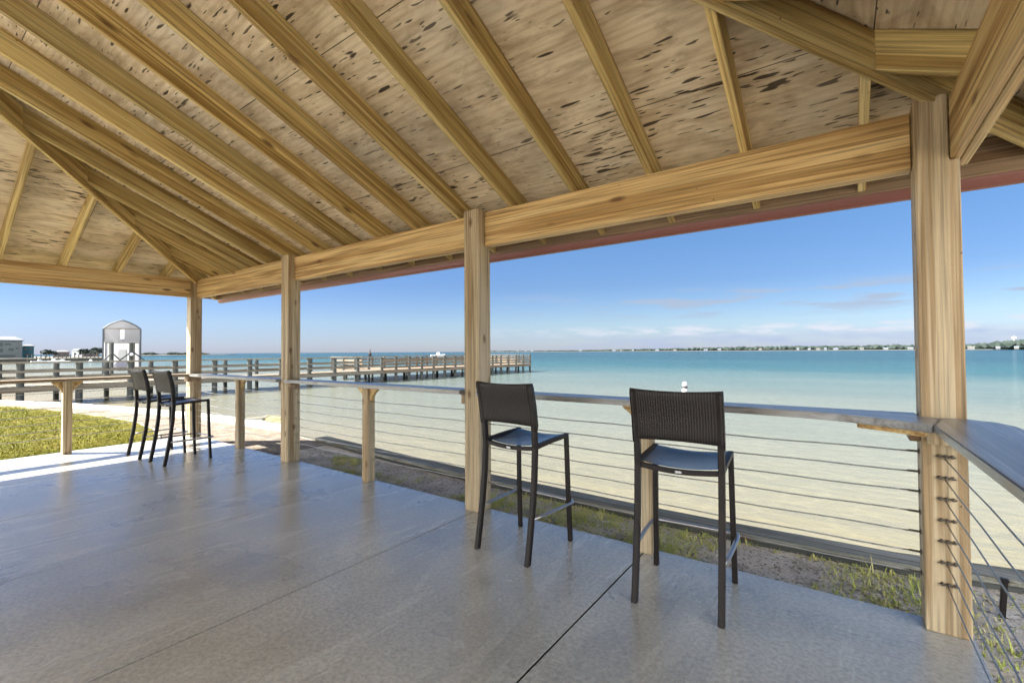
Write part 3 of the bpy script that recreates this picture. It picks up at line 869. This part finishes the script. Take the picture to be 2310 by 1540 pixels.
# ------------------------------------------------------------------ pier
ZW = -0.98
pier = thing('pier', 'long wooden pier on dark piles with railings and a wider end platform', 'pier', (-31.7, 20, ZW))
NX, FX = -30.5, -33.0
def pile(x, y, top, r=0.13):
    bm = bmesh.new(); add_tube(bm, [(x, y, ZW-1.0), (x+rnd.uniform(-.02, .02), y, top)], r, 10)
    finish('piling', bm, PILE, pier, smooth=False)
def prail(p0, p1, w, d, mat): board('rail', p0, p1, w, d, mat, pier, bev=0)
y = -2.1
while y < 23.5:
    pile(NX, y, 1.0, 0.14); y += 2.0
y = -0.5
while y < 24:
    pile(FX, y, 1.0, 0.12); y += 2.0
PX0, PX1, PY0, PY1 = -37.5, -30.5, 24.2, 46.1
for i in range(16):
    yy = PY0 + (PY1-PY0)*i/15
    pile(PX1, yy, 1.02, 0.12); pile(PX0, yy, 1.02, 0.12)
for i in range(10):
    pile(-34.0, PY0 + 2.2*i + 1, -0.25, 0.12)
for xx in (-35.7, -33.9, -32.2):
    pile(xx, PY0, 1.02, 0.1); pile(xx, PY1, 1.02, 0.1)
def deck_boards(name, x0, x1, y0, y1, mat):
    bm = bmesh.new(); n = int((y1-y0)/0.5)
    for i in range(n):
        a = y0 + (y1-y0)*i/n; b_ = y0 + (y1-y0)*(i+1)/n - 0.02
        add_box(bm, ((x0+x1)/2, (a+b_)/2, -0.05), (x1-x0, b_-a, 0.05))
    finish(name, bm, mat, pier)
deck_boards('deck', FX-0.1, NX+0.1, -3, 24.2, PIERW)
deck_boards('deck', PX0-0.1, PX1+0.1, 24.2, 46.2, TANW)
for x in (NX+0.16, FX-0.14):
    prail((x, -3, -0.20), (x, 24.2, -0.20), 0.05, 0.25, PIERW)
    prail((x-0.12, -3, 1.02), (x-0.12, 24.2, 1.02), 0.20, 0.05, PIERW)
    for z in (0.62, 0.28): prail((x, -3, z), (x, 24.2, z), 0.04, 0.10, PIERW)
for x in (PX1+0.14, PX0-0.14):
    prail((x, PY0, -0.20), (x, PY1, -0.20), 0.05, 0.25, TANW)
    prail((x, PY0, 1.03), (x, PY1, 1.03), 0.22, 0.05, PIERW)
for x in (PX1+0.14, PX0+0.14):
    for z in (0.74, 0.46, 0.18): prail((x, PY0, z), (x, PY1, z), 0.04, 0.15, TANW)
for yy in (PY0, PY1+0.1):
    prail((PX0, yy, -0.20), (PX1 if yy > 30 else FX, yy, -0.20), 0.05, 0.25, TANW)
    prail((PX0, yy, 1.03), (PX1 if yy > 30 else FX, yy, 1.03), 0.2, 0.05, PIERW)
    for z in (0.74, 0.46, 0.18): prail((PX0, yy, z), (PX1 if yy > 30 else FX, yy, z), 0.04, 0.15, TANW)

# bird on the pier rail
FEA = plain('bird_feather', (0.03, 0.03, 0.028), 0.8, var=0.4, scale=8)
def bird(loc, rz, s=1.0):
    bm = bmesh.new()
    body = [(-0.30, 0, -0.02, 0.02), (-0.22, 0, 0.06, 0.06), (-0.10, 0, 0.14, 0.115), (0.04, 0, 0.22, 0.125), (0.12, 0, 0.31, 0.085), (0.12, 0, 0.41, 0.045), (0.09, 0, 0.50, 0.040), (0.13, 0, 0.565, 0.052), (0.20, 0, 0.555, 0.038), (0.28, 0, 0.50, 0.020), (0.40, 0, 0.40, 0.008)]
    add_tube(bm, [(a*s, b_*s, c*s) for a, b_, c, r in body], [r*s for *_, r in body], 10)
    for q in (-0.04, 0.04):
        add_tube(bm, [(0.0, q*s, 0.12*s), (0.02*s, q*s, -0.0)], 0.014*s, 6)
    return finish('bird', bm, FEA, None, Matrix.Translation(loc) @ Matrix.Rotation(rz, 4, 'Z'), True)
tag(bird((NX+0.04, 23.0, 1.05), R(-40), 1.05), 'dark long-billed bird perched on the pier rail', 'bird')

# buoy
bm = bmesh.new()
prof = [(0, -0.15), (0.13, -0.10), (0.17, 0.0), (0.17, 0.16), (0.13, 0.24), (0.10, 0.30), (0.15, 0.38), (0.15, 0.52), (0.09, 0.60), (0.02, 0.62)]
rings = [[bm.verts.new((max(r, .002)*math.cos(2*PI*k/16), max(r, .002)*math.sin(2*PI*k/16), z)) for k in range(16)] for r, z in prof]
for A, B in zip(rings[:-1], rings[1:]):
    for k in range(16): bm.faces.new((A[k], A[(k+1) % 16], B[(k+1) % 16], B[k]))
bm.faces.new(rings[0]); bm.faces.new(rings[-1])
bu = tag(finish('buoy', bm, plain('buoy_white', (0.30, 0.30, 0.30), 0.5), None, Matrix.Translation((-7.32, 27.1, ZW)), True), 'small white mooring buoy floating behind the largest stool', 'buoy')
bm = bmesh.new(); add_tube(bm, [(0, 0, 0.255), (0, 0, 0.345)], 0.145, 16); finish('band', bm, CHAR, bu, Matrix.Translation((-7.32, 27.1, ZW)))

# ------------------------------------------------------------------ boathouse on the water
def pol(az, d): return Vector((d*math.sin(R(az)), d*math.cos(R(az)), 0))
def canvas():
    m, nt, b = newmat('white_canvas')
    b.inputs['Base Color'].default_value = (0.4, 0.4, 0.4, 1); b.inputs['Roughness'].default_value = 0.8
    t = nt.nodes.new('ShaderNodeBsdfTranslucent'); t.inputs['Color'].default_value = (0.60, 0.60, 0.61, 1)
    mx = nt.nodes.new('ShaderNodeMixShader'); mx.inputs[0].default_value = 0.75
    nt.links.new(b.outputs[0], mx.inputs[1]); nt.links.new(t.outputs[0], mx.inputs[2])
    nt.links.new(mx.outputs[0], nt.nodes['Material Output'].inputs['Surface']); return m
SCREEN = canvas()
FRAME = plain('dark_frame', (0.05, 0.06, 0.07), 0.6)
q = pol(-76.1, 60)
bh = thing('boathouse', 'white canvas boat shelter with gabled top and dark frame, beyond the pier', 'boathouse', (q.x, q.y, ZW), R(76.1))
Mb = WM[bh.name]
def bput(name, bm, mat, smooth=False): return finish(name, bm, mat, bh, Mb.copy(), smooth)
# local: x to the viewer's right, -y toward the viewer
HW, EVZ, PKZ, DL = 1.42, 4.90, 5.75, 4.0
for sx in (-1, 1):
    for yy in (0, DL):
        bm = bmesh.new(); add_box(bm, (sx*HW, yy, EVZ/2-0.5), (0.13, 0.13, EVZ+1.0)); bput('frame_post', bm, FRAME)
for yy in (0, DL):
    bm = bmesh.new()
    arc = [(-HW, EVZ), (-HW*0.72, EVZ+0.36), (-HW*0.35, EVZ+0.66), (0, PKZ), (HW*0.35, EVZ+0.66), (HW*0.72, EVZ+0.36), (HW, EVZ)]
    add_tube(bm, [(x, yy, z) for x, z in arc], 0.06, 6); bput('gable_bow', bm, FRAME)
bm = bmesh.new()
A = [bm.verts.new((x, 0.03, z+0.03)) for x, z in arc]; B = [bm.verts.new((x, DL, z+0.03)) for x, z in arc]
for i in range(6): bm.faces.new((A[i], A[i+1], B[i+1], B[i]))
bmesh.ops.solidify(bm, geom=bm.faces[:], thickness=0.03); bput('roof', bm, SCREEN)
bm = bmesh.new()   # front gable panel down to mid height
f = [bm.verts.new((x*0.97, 0.02, z-0.05)) for x, z in arc] + [bm.verts.new((HW*0.97, 0.02, 3.55)), bm.verts.new((-HW*0.97, 0.02, 3.55))]
bm.faces.new(f); bmesh.ops.solidify(bm, geom=bm.faces[:], thickness=0.03); bput('gable_panel', bm, SCREEN)
bm = bmesh.new(); add_box(bm, (0, DL-0.1, 2.9), (HW*2-0.1, 0.05, 4.0)); bput('wall', bm, SCREEN)
for sx in (-1, 1):
    bm = bmesh.new(); add_box(bm, (sx*(HW-0.02), DL/2, 2.8), (0.04, DL-0.2, 4.1)); bput('wall', bm, SCREEN)
bm = bmesh.new(); add_box(bm, (0.0, -0.02, 4.35), (0.30, 0.03, 0.95)); bput('gable_vent', bm, WHITE)
bm = bmesh.new(); add_box(bm, (0, -0.02, EVZ), (HW*2-0.2, 0.05, 0.08)); bput('tie_beam', bm, PIERW)
bm = bmesh.new(); add_box(bm, (0, -0.02, 3.5), (HW*2-0.2, 0.06, 0.08)); bput('tie_beam', bm, PIERW)
for sx in (-1, 1):
    bm = bmesh.new(); add_tube(bm, [(sx*0.72-0.05, -0.8, -1), (sx*0.72-0.05, -0.8, 3.5)], 0.15, 10); bput('lift_piling', bm, PILE)
    bm = bmesh.new(); add_tube(bm, [(sx*0.9, 0.9, -1), (sx*0.9, 0.9, 3.5)], 0.10, 10); bput('lift_piling', bm, PIERW)
bm = bmesh.new()
for sx in (-1, 1):
    add_tube(bm, [(0.75, -1.2, 2.65), (0.75+sx*0.95, -1.2, 1.75)], 0.06, 6)
    add_tube(bm, [(-0.75, -1.2, 2.5), (-0.75+sx*0.6, -1.2, 1.8)], 0.06, 6)
bput('cradle_brace', bm, PILE)
bm = bmesh.new(); add_box(bm, (0, 1.4, 1.15), (1.2, 2.4, 0.9), None, 0.25); bput('boat_cover', bm, plain('grey_cover', (0.22, 0.22, 0.26), 0.7))
bm = bmesh.new(); add_box(bm, (0, 2.6, 2.1), (0.8, 0.3, 1.6), None, 0.1); bput('white_door', bm, WHITE)
for z in (2.35, 1.55):
    bm = bmesh.new(); bmesh.ops.create_icosphere(bm, subdivisions=2, radius=0.16, matrix=Matrix.Translation((0.72, -1.32, z))); bput('float', bm, WHITE, True)

# ------------------------------------------------------------------ far left houses, docks, boats
BLUEG = plain('grey_siding', (0.085, 0.10, 0.10), 0.8, var=0.2, scale=0.8)
TEAL = plain('teal_siding', (0.035, 0.125, 0.15), 0.7, var=0.2, scale=0.8)
BROWN = plain('brown_siding', (0.09, 0.07, 0.065), 0.8, var=0.2, scale=0.5)
RFG = plain('grey_roof', (0.11, 0.13, 0.17), 0.7, var=0.1)
RFD = plain('dark_roof', (0.10, 0.10, 0.11), 0.8)
GLASSD = plain('dark_window', (0.03, 0.045, 0.05), 0.15)
def house(name, az, d, w, dp, hgt, rh, wm, rm, label, cat, win, z0=0.0, group=None, hip_=True):
    q = pol(az, d); t = thing(name, label, cat, (q.x, q.y, z0), R(-az), group); M = WM[t.name].copy()
    bm = bmesh.new(); add_box(bm, (0, 0, hgt/2), (w, dp, hgt)); finish('wall', bm, wm, t, M)
    bm = bmesh.new(); o = w*0.06
    e = [(-w/2-o, -dp/2-o), (w/2+o, -dp/2-o), (w/2+o, dp/2+o), (-w/2-o, dp/2+o)]
    a = [bm.verts.new((x, y, hgt+0.02)) for x, y in e]; b_ = [bm.verts.new((x, y, hgt+0.22)) for x, y in e]
    r = [bm.verts.new((-w*0.22, 0, hgt+rh)), bm.verts.new((w*0.22, 0, hgt+rh))]
    bm.faces.new(a[::-1])
    for i in range(4): bm.faces.new((a[i], a[(i+1) % 4], b_[(i+1) % 4], b_[i]))
    bm.faces.new((b_[0], b_[1], r[1], r[0])); bm.faces.new((b_[2], b_[3], r[0], r[1])); bm.faces.new((b_[1], b_[2], r[1])); bm.faces.new((b_[3], b_[0], r[0]))
    finish('roof', bm, rm, t, M)
    for (x, z, ww, hh) in win:
        bm = bmesh.new(); add_box(bm, (x*w, -dp/2-0.03, z*hgt), (ww*w, 0.08, hh*hgt)); finish('window', bm, GLASSD, t, M)
    return t
# spit of land they stand on
def land(name, pts, z1, mat):
    bm = bmesh.new(); add_prism(bm, [(p.x, p.y) for p in pts], ZW-0.5, z1)
    return tag(finish(name, bm, mat), kind='structure')
FARL = plain('far_land', (0.09, 0.08, 0.06), 0.9, var=0.3, scale=0.02)
land('far_shore', [pol(-95, 200), pol(-84, 215), pol(-80, 225), pol(-77.4, 235), pol(-77.2, 330), pol(-82, 420), pol(-95, 420)], 0.1, FARL)
house('house', -83.45, 245, 7.0, 8, 6.3, 1.5, BLUEG, RFG, 'tall grey waterfront house with overhanging blue-grey roof at the far left edge', 'house',
      [(-0.28, 0.78, 0.2, 0.22), (-0.28, 0.45, 0.2, 0.2), (0.1, 0.5, 0.16, 0.14), (0.32, 0.56, 0.08, 0.12), (-0.02, 0.8, 0.2, 0.1), (-0.1, 0.13, 0.7, 0.12)], 0.1)
house('house', -82.28, 252, 3.1, 5, 4.3, 0.8, TEAL, RFD, 'smaller teal house standing right of the tall grey house', 'house',
      [(-0.2, 0.75, 0.25, 0.2), (0.25, 0.75, 0.2, 0.2), (0, 0.3, 0.5, 0.15)], 0.1)
house('cottage', -80.2, 290, 4.8, 6, 2.2, 0.9, BROWN, RFD, 'low brown waterfront cottage behind the docks', 'cottage', [(-0.2, 0.5, 0.15, 0.4), (0.2, 0.5, 0.15, 0.4)], 0.1)
house('cottage', -78.3, 300, 6.2, 7, 2.6, 1.0, BROWN, RFG, 'low cottage with grey roof just left of the boat shelter', 'cottage', [(-0.3, 0.5, 0.12, 0.4), (0, 0.5, 0.12, 0.4), (0.3, 0.5, 0.12, 0.4)], 0.1)
house('cottage', -79.2, 310, 4.0, 6, 3.0, 1.0, WHITE, RFG, 'small white cottage between the two brown cottages', 'cottage', [(-0.2, 0.5, 0.2, 0.3), (0.25, 0.5, 0.2, 0.3)], 0.1)
dk = thing('dock', 'dark dock on many short piles in front of the far cottages', 'dock', (*pol(-79.5, 205).xy, ZW), R(79.5)); Md = WM[dk.name].copy()
bm = bmesh.new(); add_box(bm, (0, 0, 1.0), (20, 1.6, 0.2)); finish('deck', bm, PIERW, dk, Md)
for i in range(22):
    bm = bmesh.new(); hh = 1.6 + 0.9*rnd.random(); add_tube(bm, [(-10+i*0.95, rnd.uniform(-.8, .8), -0.6), (-10+i*0.95, rnd.uniform(-.8, .8), hh)], 0.13, 6); finish('piling', bm, PILE, dk, Md)
def boat(az, d, L, rz, label):
    q = pol(az, d); t = thing('boat', label, 'boat', (q.x, q.y, ZW), R(-az)+rz, 'boats moored at the far docks'); M = WM[t.name].copy()
    bm = bmesh.new(); secs = []
    for i in range(7):
        u = i/6; wv = 0.16*L*(1-u**3)+0.01; sh = 0.13*L*(1+0.35*u*u)
        secs.append([bm.verts.new(((u-0.5)*L, a*wv*b_, c)) for a, b_, c in ((-1, 1, sh), (-1, 0.7, -0.1), (1, 0.7, -0.1), (1, 1, sh))])
    for A, B in zip(secs[:-1], secs[1:]):
        for k in range(4): bm.faces.new((A[k], A[(k+1) % 4], B[(k+1) % 4], B[k]))
    bm.faces.new(secs[0]); bm.faces.new(secs[-1]); finish('hull', bm, WHITE, t, M)
    bm = bmesh.new(); add_box(bm, (0.03*L, 0, 0.21*L), (0.22*L, 0.17*L, 0.15*L), None, 0.03*L); finish('cabin', bm, WHITE, t, M)
    bm = bmesh.new(); add_box(bm, (0.03*L, 0, 0.235*L), (0.2*L, 0.176*L, 0.05*L)); finish('windshield', bm, GLASSD, t, M)
boat(-81.6, 190, 3.4, 0.2, 'white motorboat moored below the teal house')
boat(-80.75, 195, 3.8, -0.3, 'second white motorboat, just right of the one below the teal house')
boat(-80.1, 192, 3.2, 2.9, 'white motorboat moored at the middle of the far dock')
boat(-78.3, 188, 2.8, 1.4, 'small white boat seen end-on near the right end of the far dock')
boat(-44.9, 240, 7.5, 0.1, 'distant white boat showing above the pier platform railing')

def clump_tree(name, base, h_, r, mat, label, group=None, n=160):
    t = thing(name, label, 'tree', base, 0, group); M = WM[t.name].copy()
    bm = bmesh.new(); add_tube(bm, [(0, 0, -0.3), (0.05*r, 0, h_*0.5), (0, 0.05*r, h_*0.8)], [0.09*r, 0.07*r, 0.03*r], 6); finish('trunk', bm, PIERW, t, M)
    bm = bmesh.new()
    for _ in range(n):
        a = rnd.uniform(0, 2*PI); e = rnd.uniform(-0.6, 1); rr = r*rnd.uniform(0.5, 1.0)
        c = Vector((math.cos(a)*rr*math.cos(e), math.sin(a)*rr*math.cos(e), h_*0.65 + math.sin(e)*h_*0.35))
        s = r*rnd.uniform(0.12, 0.26); ax = Vector((rnd.uniform(-1, 1), rnd.uniform(-1, 1), rnd.uniform(-1, 1))).normalized(); b1 = ax.orthogonal().normalized(); b2 = ax.cross(b1)
        bm.faces.new([bm.verts.new(c + b1*s*math.cos(2*PI*k/5) + b2*s*0.7*math.sin(2*PI*k/5)) for k in range(5)])
    finish('crown', bm, mat, t, M, recalc=False)
for az, d, h_, r, lb in ((-81.15, 262, 3.2, 2.0, 'small bushy tree right of the teal house'), (-80.75, 270, 2.6, 1.5, 'low tree behind the moored boats'), (-77.9, 285, 4.2, 2.6, 'leafy tree just left of the boat shelter'), (-78.75, 280, 3.6, 2.2, 'bushy tree above the dark far dock')):
    clump_tree('tree', (*pol(az, d).xy, 0.1), h_, r, TREEM, lb)

# ------------------------------------------------------------------ islands and far shore
_b = bmesh.new(); bmesh.ops.create_icosphere(_b, subdivisions=1, radius=1.0)
ICOV = [v.co.copy() for v in _b.verts]; ICOF = [tuple(v.index for v in f.verts) for f in _b.faces]; _b.free()
def treeline(name, az0, az1, dfun, hfun, n, label):
    V = []; Fc = []
    for i in range(n):
        a = az0 + (az1-az0)*rnd.random(); dd = dfun(a) + rnd.uniform(0, 90)
        hh = hfun(a)*rnd.uniform(0.55, 1.05)
        if hh < 0.6: continue
        p = pol(a, dd); w = hh*rnd.uniform(0.5, 1.1); o = len(V)
        for c in ICOV:
            k = rnd.uniform(0.72, 1.25)
            V.append((p.x + c.x*w*k, p.y + c.y*w*k, hh*0.5 + c.z*hh*0.55*k))
        Fc += [tuple(q+o for q in f) for f in ICOF]
    me = bpy.data.meshes.new(name); me.from_pydata(V, [], Fc); me.materials.append(TREEM)
    o = bpy.data.objects.new(name, me); link(o)
    return tag(o, label, 'trees', kind='stuff')
land('island', [pol(-76.5, 700), pol(-74, 690), pol(-70, 720), pol(-66.6, 800), pol(-68, 900), pol(-76, 900)], -0.35, plain('sand_spit', (0.16, 0.15, 0.12), 0.9))
treeline('island_scrub', -76.2, -69.2, lambda a: 740, lambda a: 3.0 + 3.2*noise.noise((a*0.8, 1, 0)), 420, 'low scrub on the sandy island behind the corner post')
land('far_land', [pol(-40, 2100), pol(-25, 1750), pol(-8, 1500), pol(12, 1380), pol(20, 1350), pol(20, 2600), pol(-40, 2600)], 0.5, plain('far_beach', (0.075, 0.078, 0.072), 0.9))
def shore_d(a): return 2130 + (a+40)*(-13.4) if a < -25 else 1770 + (a+25)*(-11.5)
def hshore(a):
    t = (a+40)/55
    base = 5 + 6.5*max(0, min(1, (a+30)/22)) + (7 if a > 9.5 else 0)*min(1, (a-9.5)/2.5 if a > 9.5 else 0)
    return base*(1 + 0.22*noise.noise((a*0.9, 4, 0)) + 0.15*noise.noise((a*4.0, 9, 0)))
treeline('treeline', -39, 18, lambda a: shore_d(a)+30, hshore, 4200, 'low tree-covered shore along the horizon across the bay')
HW_ = plain('far_white', (0.085, 0.085, 0.08), 0.8, var=0.4, scale=0.05)
SHL = 'tiny pale house on the wooded far shore across the bay'
az = -37.5
hs = []
while az < 15.5:
    dens_ = 0.28 if -6 < az < -1 or az > 3 else 0.8
    az += rnd.uniform(0.4, 3.0)*dens_ + 0.4
    if -12 < az < -6 and rnd.random() < 0.5: continue
    if noise.noise((az*0.55, 2.0, 0)) > -0.12: hs.append(az)
proto = {}
for i, a in enumerate(hs[:46]):
    q = pol(a, shore_d(a) - 8); w = rnd.uniform(5, 12); h_ = rnd.uniform(2.2, 4.2)
    t = thing('shore_house', SHL, 'house', (q.x, q.y, 0.4), R(-a), 'tiny pale houses along the far shore'); M = WM[t.name].copy()
    bm = bmesh.new(); add_box(bm, (0, 0, h_/2), (w, 8, h_)); finish('wall', bm, HW_, t, M)
    bm = bmesh.new()
    a_ = [bm.verts.new((sx*w*0.54, sy*4.4, h_)) for sx, sy in ((-1, -1), (1, -1), (1, 1), (-1, 1))]; r_ = [bm.verts.new((-w*0.5, 0, h_+2.2)), bm.verts.new((w*0.5, 0, h_+2.2))]
    bm.faces.new(a_[::-1]); bm.faces.new((a_[0], a_[1], r_[1], r_[0])); bm.faces.new((a_[2], a_[3], r_[0], r_[1])); bm.faces.new((a_[1], a_[2], r_[1])); bm.faces.new((a_[3], a_[0], r_[0]))
    finish('roof', bm, RFG if i % 3 else HW_, t, M)
# water tower over the trees at the far right
q = pol(11.9, 1480)
wt = thing('water_tower', 'tiny white water tower rising above the trees at the far right', 'water tower', (q.x, q.y, 0.4))
bm = bmesh.new(); bmesh.ops.create_uvsphere(bm, u_segments=16, v_segments=8, radius=4.0, matrix=Matrix.Translation((0, 0, 24)) @ Matrix.Diagonal((1, 1, 0.7, 1))); finish('tank', bm, WHITE, wt, WM[wt.name].copy(), True)
bm = bmesh.new(); add_tube(bm, [(0, 0, 0), (0, 0, 22)], 1.0, 10); finish('stem', bm, WHITE, wt, WM[wt.name].copy())

# ------------------------------------------------------------------ sky and sun
sun_dir = Vector((-0.76, -0.60, 1.0)).normalized()
elev = math.asin(sun_dir.z); az_ = math.atan2(sun_dir.x, sun_dir.y)
w = bpy.data.worlds.new('World'); sc.world = w; w.use_nodes = True
nt = w.node_tree; bg = nt.nodes['Background']
sky = nt.nodes.new('ShaderNodeTexSky'); sky.sky_type = 'NISHITA'; sky.sun_disc = False
sky.sun_elevation = elev; sky.sun_rotation = az_
sky.altitude = 0; sky.air_density = 1.0; sky.dust_density = 0.2; sky.ozone_density = 1.6
tc = nt.nodes.new('ShaderNodeTexCoord')
sp = nt.nodes.new('ShaderNodeSeparateXYZ'); nt.links.new(tc.outputs['Generated'], sp.inputs[0])
# clouds: flat-based puffs low over the horizon toward the open bay
hyp = mth(nt, 'SQRT', mth(nt, 'ADD', mth(nt, 'MULTIPLY', sp.outputs[0], sp.outputs[0]), mth(nt, 'MULTIPLY', sp.outputs[1], sp.outputs[1])))
el = mth(nt, 'DIVIDE', sp.outputs[2], mth(nt, 'MAXIMUM', hyp, 0.001))
azn = mth(nt, 'ARCTAN2', sp.outputs[0], sp.outputs[1])
def cvec(sx, sy, ox):
    c = nt.nodes.new('ShaderNodeCombineXYZ')
    nt.links.new(mth(nt, 'MULTIPLY_ADD', azn, sx, ox), c.inputs[0]); nt.links.new(mth(nt, 'MULTIPLY', el, sy), c.inputs[1]); return c.outputs[0]
def band(lo, hi, soft):
    a = mth(nt, 'DIVIDE', mth(nt, 'SUBTRACT', el, lo), soft); b_ = mth(nt, 'DIVIDE', mth(nt, 'SUBTRACT', hi, el), soft)
    return mth(nt, 'MAXIMUM', mth(nt, 'MINIMUM', mth(nt, 'MINIMUM', a, b_), 1.0), 0.0)
azr = mth(nt, 'MINIMUM', mth(nt, 'MAXIMUM', mth(nt, 'DIVIDE', mth(nt, 'ADD', azn, 0.75), 0.5), 0.0), 1.0)
def cloud(sx, sy, ox, lo, hi, soft, th, gain, seed=0):
    n = N(nt, 'ShaderNodeTexNoise', Scale=1.0, Detail=5, Roughness=0.55); nt.links.new(cvec(sx, sy, ox), n.inputs['Vector'])
    v = mth(nt, 'MULTIPLY', mth(nt, 'SUBTRACT', n.outputs['Fac'], th), gain)
    v = mth(nt, 'MAXIMUM', mth(nt, 'MINIMUM', v, 1.0), 0.0)
    return mth(nt, 'MULTIPLY', mth(nt, 'MULTIPLY', v, band(lo, hi, soft)), azr), n.outputs['Fac']
tint = ramp(nt, el, [(0.0, (0.235, 0.275, 0.43)), (0.06, (0.275, 0.32, 0.415)), (0.14, (0.225, 0.285, 0.395)), (0.45, (0.28, 0.42, 0.52))])
# open bay side clear and deep; unseen bright cumulus added behind as interior light
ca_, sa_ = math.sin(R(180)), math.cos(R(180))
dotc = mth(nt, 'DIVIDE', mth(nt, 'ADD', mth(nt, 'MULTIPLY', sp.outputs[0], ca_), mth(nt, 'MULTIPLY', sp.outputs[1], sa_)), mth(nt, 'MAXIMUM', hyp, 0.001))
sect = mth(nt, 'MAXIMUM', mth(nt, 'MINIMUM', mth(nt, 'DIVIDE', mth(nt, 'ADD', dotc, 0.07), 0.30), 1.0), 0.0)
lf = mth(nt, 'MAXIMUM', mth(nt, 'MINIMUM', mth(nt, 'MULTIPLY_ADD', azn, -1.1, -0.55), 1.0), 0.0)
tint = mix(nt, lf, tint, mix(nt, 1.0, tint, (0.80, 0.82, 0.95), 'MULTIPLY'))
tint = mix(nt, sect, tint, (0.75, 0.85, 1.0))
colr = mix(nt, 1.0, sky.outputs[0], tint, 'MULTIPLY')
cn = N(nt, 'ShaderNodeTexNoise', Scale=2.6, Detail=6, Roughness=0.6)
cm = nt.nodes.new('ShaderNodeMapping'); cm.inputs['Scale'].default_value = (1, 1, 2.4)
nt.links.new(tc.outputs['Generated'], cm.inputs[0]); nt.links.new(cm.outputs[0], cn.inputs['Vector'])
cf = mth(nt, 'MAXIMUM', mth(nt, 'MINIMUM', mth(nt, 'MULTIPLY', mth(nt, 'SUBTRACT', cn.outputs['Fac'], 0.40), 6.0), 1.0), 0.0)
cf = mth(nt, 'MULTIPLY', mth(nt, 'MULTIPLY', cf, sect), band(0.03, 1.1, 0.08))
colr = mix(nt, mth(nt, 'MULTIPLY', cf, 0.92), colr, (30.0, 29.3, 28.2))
# lavender bank hugging the horizon
bank, nf = cloud(9, 40, 2.0, -0.01, 0.040, 0.012, 0.30, 3.0)
colr = mix(nt, mth(nt, 'MULTIPLY', bank, 0.75), colr, (1.35, 1.62, 2.35))
tops, nf = cloud(14, 70, 5.0, 0.026, 0.054, 0.010, 0.44, 7.0)
colr = mix(nt, mth(nt, 'MULTIPLY', tops, 0.9), colr, (2.3, 2.4, 2.7))
str_, nf = cloud(7, 55, 11.3, 0.060, 0.130, 0.022, 0.50, 9.0)
colr = mix(nt, mth(nt, 'MULTIPLY', str_, 0.85), colr, (1.35, 1.6, 2.05))
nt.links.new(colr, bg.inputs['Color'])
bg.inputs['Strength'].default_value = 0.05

sd = bpy.data.lights.new('sun', 'SUN'); sd.energy = 3.8; sd.angle = R(0.53); sd.color = (1.0, 0.95, 0.86)
so = bpy.data.objects.new('sun', sd); C.objects.link(so)
so.rotation_euler = (-sun_dir).to_track_quat('-Z', 'Y').to_euler()

# ------------------------------------------------------------------ camera
cd = bpy.data.cameras.new('camera'); cam = bpy.data.objects.new('camera', cd); C.objects.link(cam)
cd.sensor_fit = 'HORIZONTAL'; cd.sensor_width = 36.0; cd.lens = 1033.8/2310*36; cd.clip_start = 0.02; cd.clip_end = 30000
yaw, pit, roll = R(35.715), R(1.2539), R(0.347)
Rt = Vector((math.cos(yaw), math.sin(yaw), 0)); Fh = Vector((-math.sin(yaw), math.cos(yaw), 0))
F = Fh*math.cos(pit) + Vector((0, 0, 1))*math.sin(pit); U = -Fh*math.sin(pit) + Vector((0, 0, 1))*math.cos(pit)
Xc = Rt*math.cos(roll) - U*math.sin(roll); Yc = Rt*math.sin(roll) + U*math.cos(roll)
M = Matrix((Xc, Yc, -F)).transposed().to_4x4(); M.translation = (0, 0, 1.42)
cam.matrix_world = M
sc.camera = cam
sc.view_settings.view_transform = 'Standard'; sc.view_settings.look = 'None'
sc.view_settings.exposure = 2.8; sc.view_settings.gamma = 1.0; sc.view_settings.use_curve_mapping = False
sc.cycles.use_denoising = True
sc.cycles.denoising_input_passes = 'RGB_ALBEDO'; sc.cycles.denoising_prefilter = 'ACCURATE'
sc.cycles.max_bounces = 10; sc.cycles.diffuse_bounces = 6; sc.cycles.glossy_bounces = 4
sc.cycles.sample_clamp_indirect = 8.0
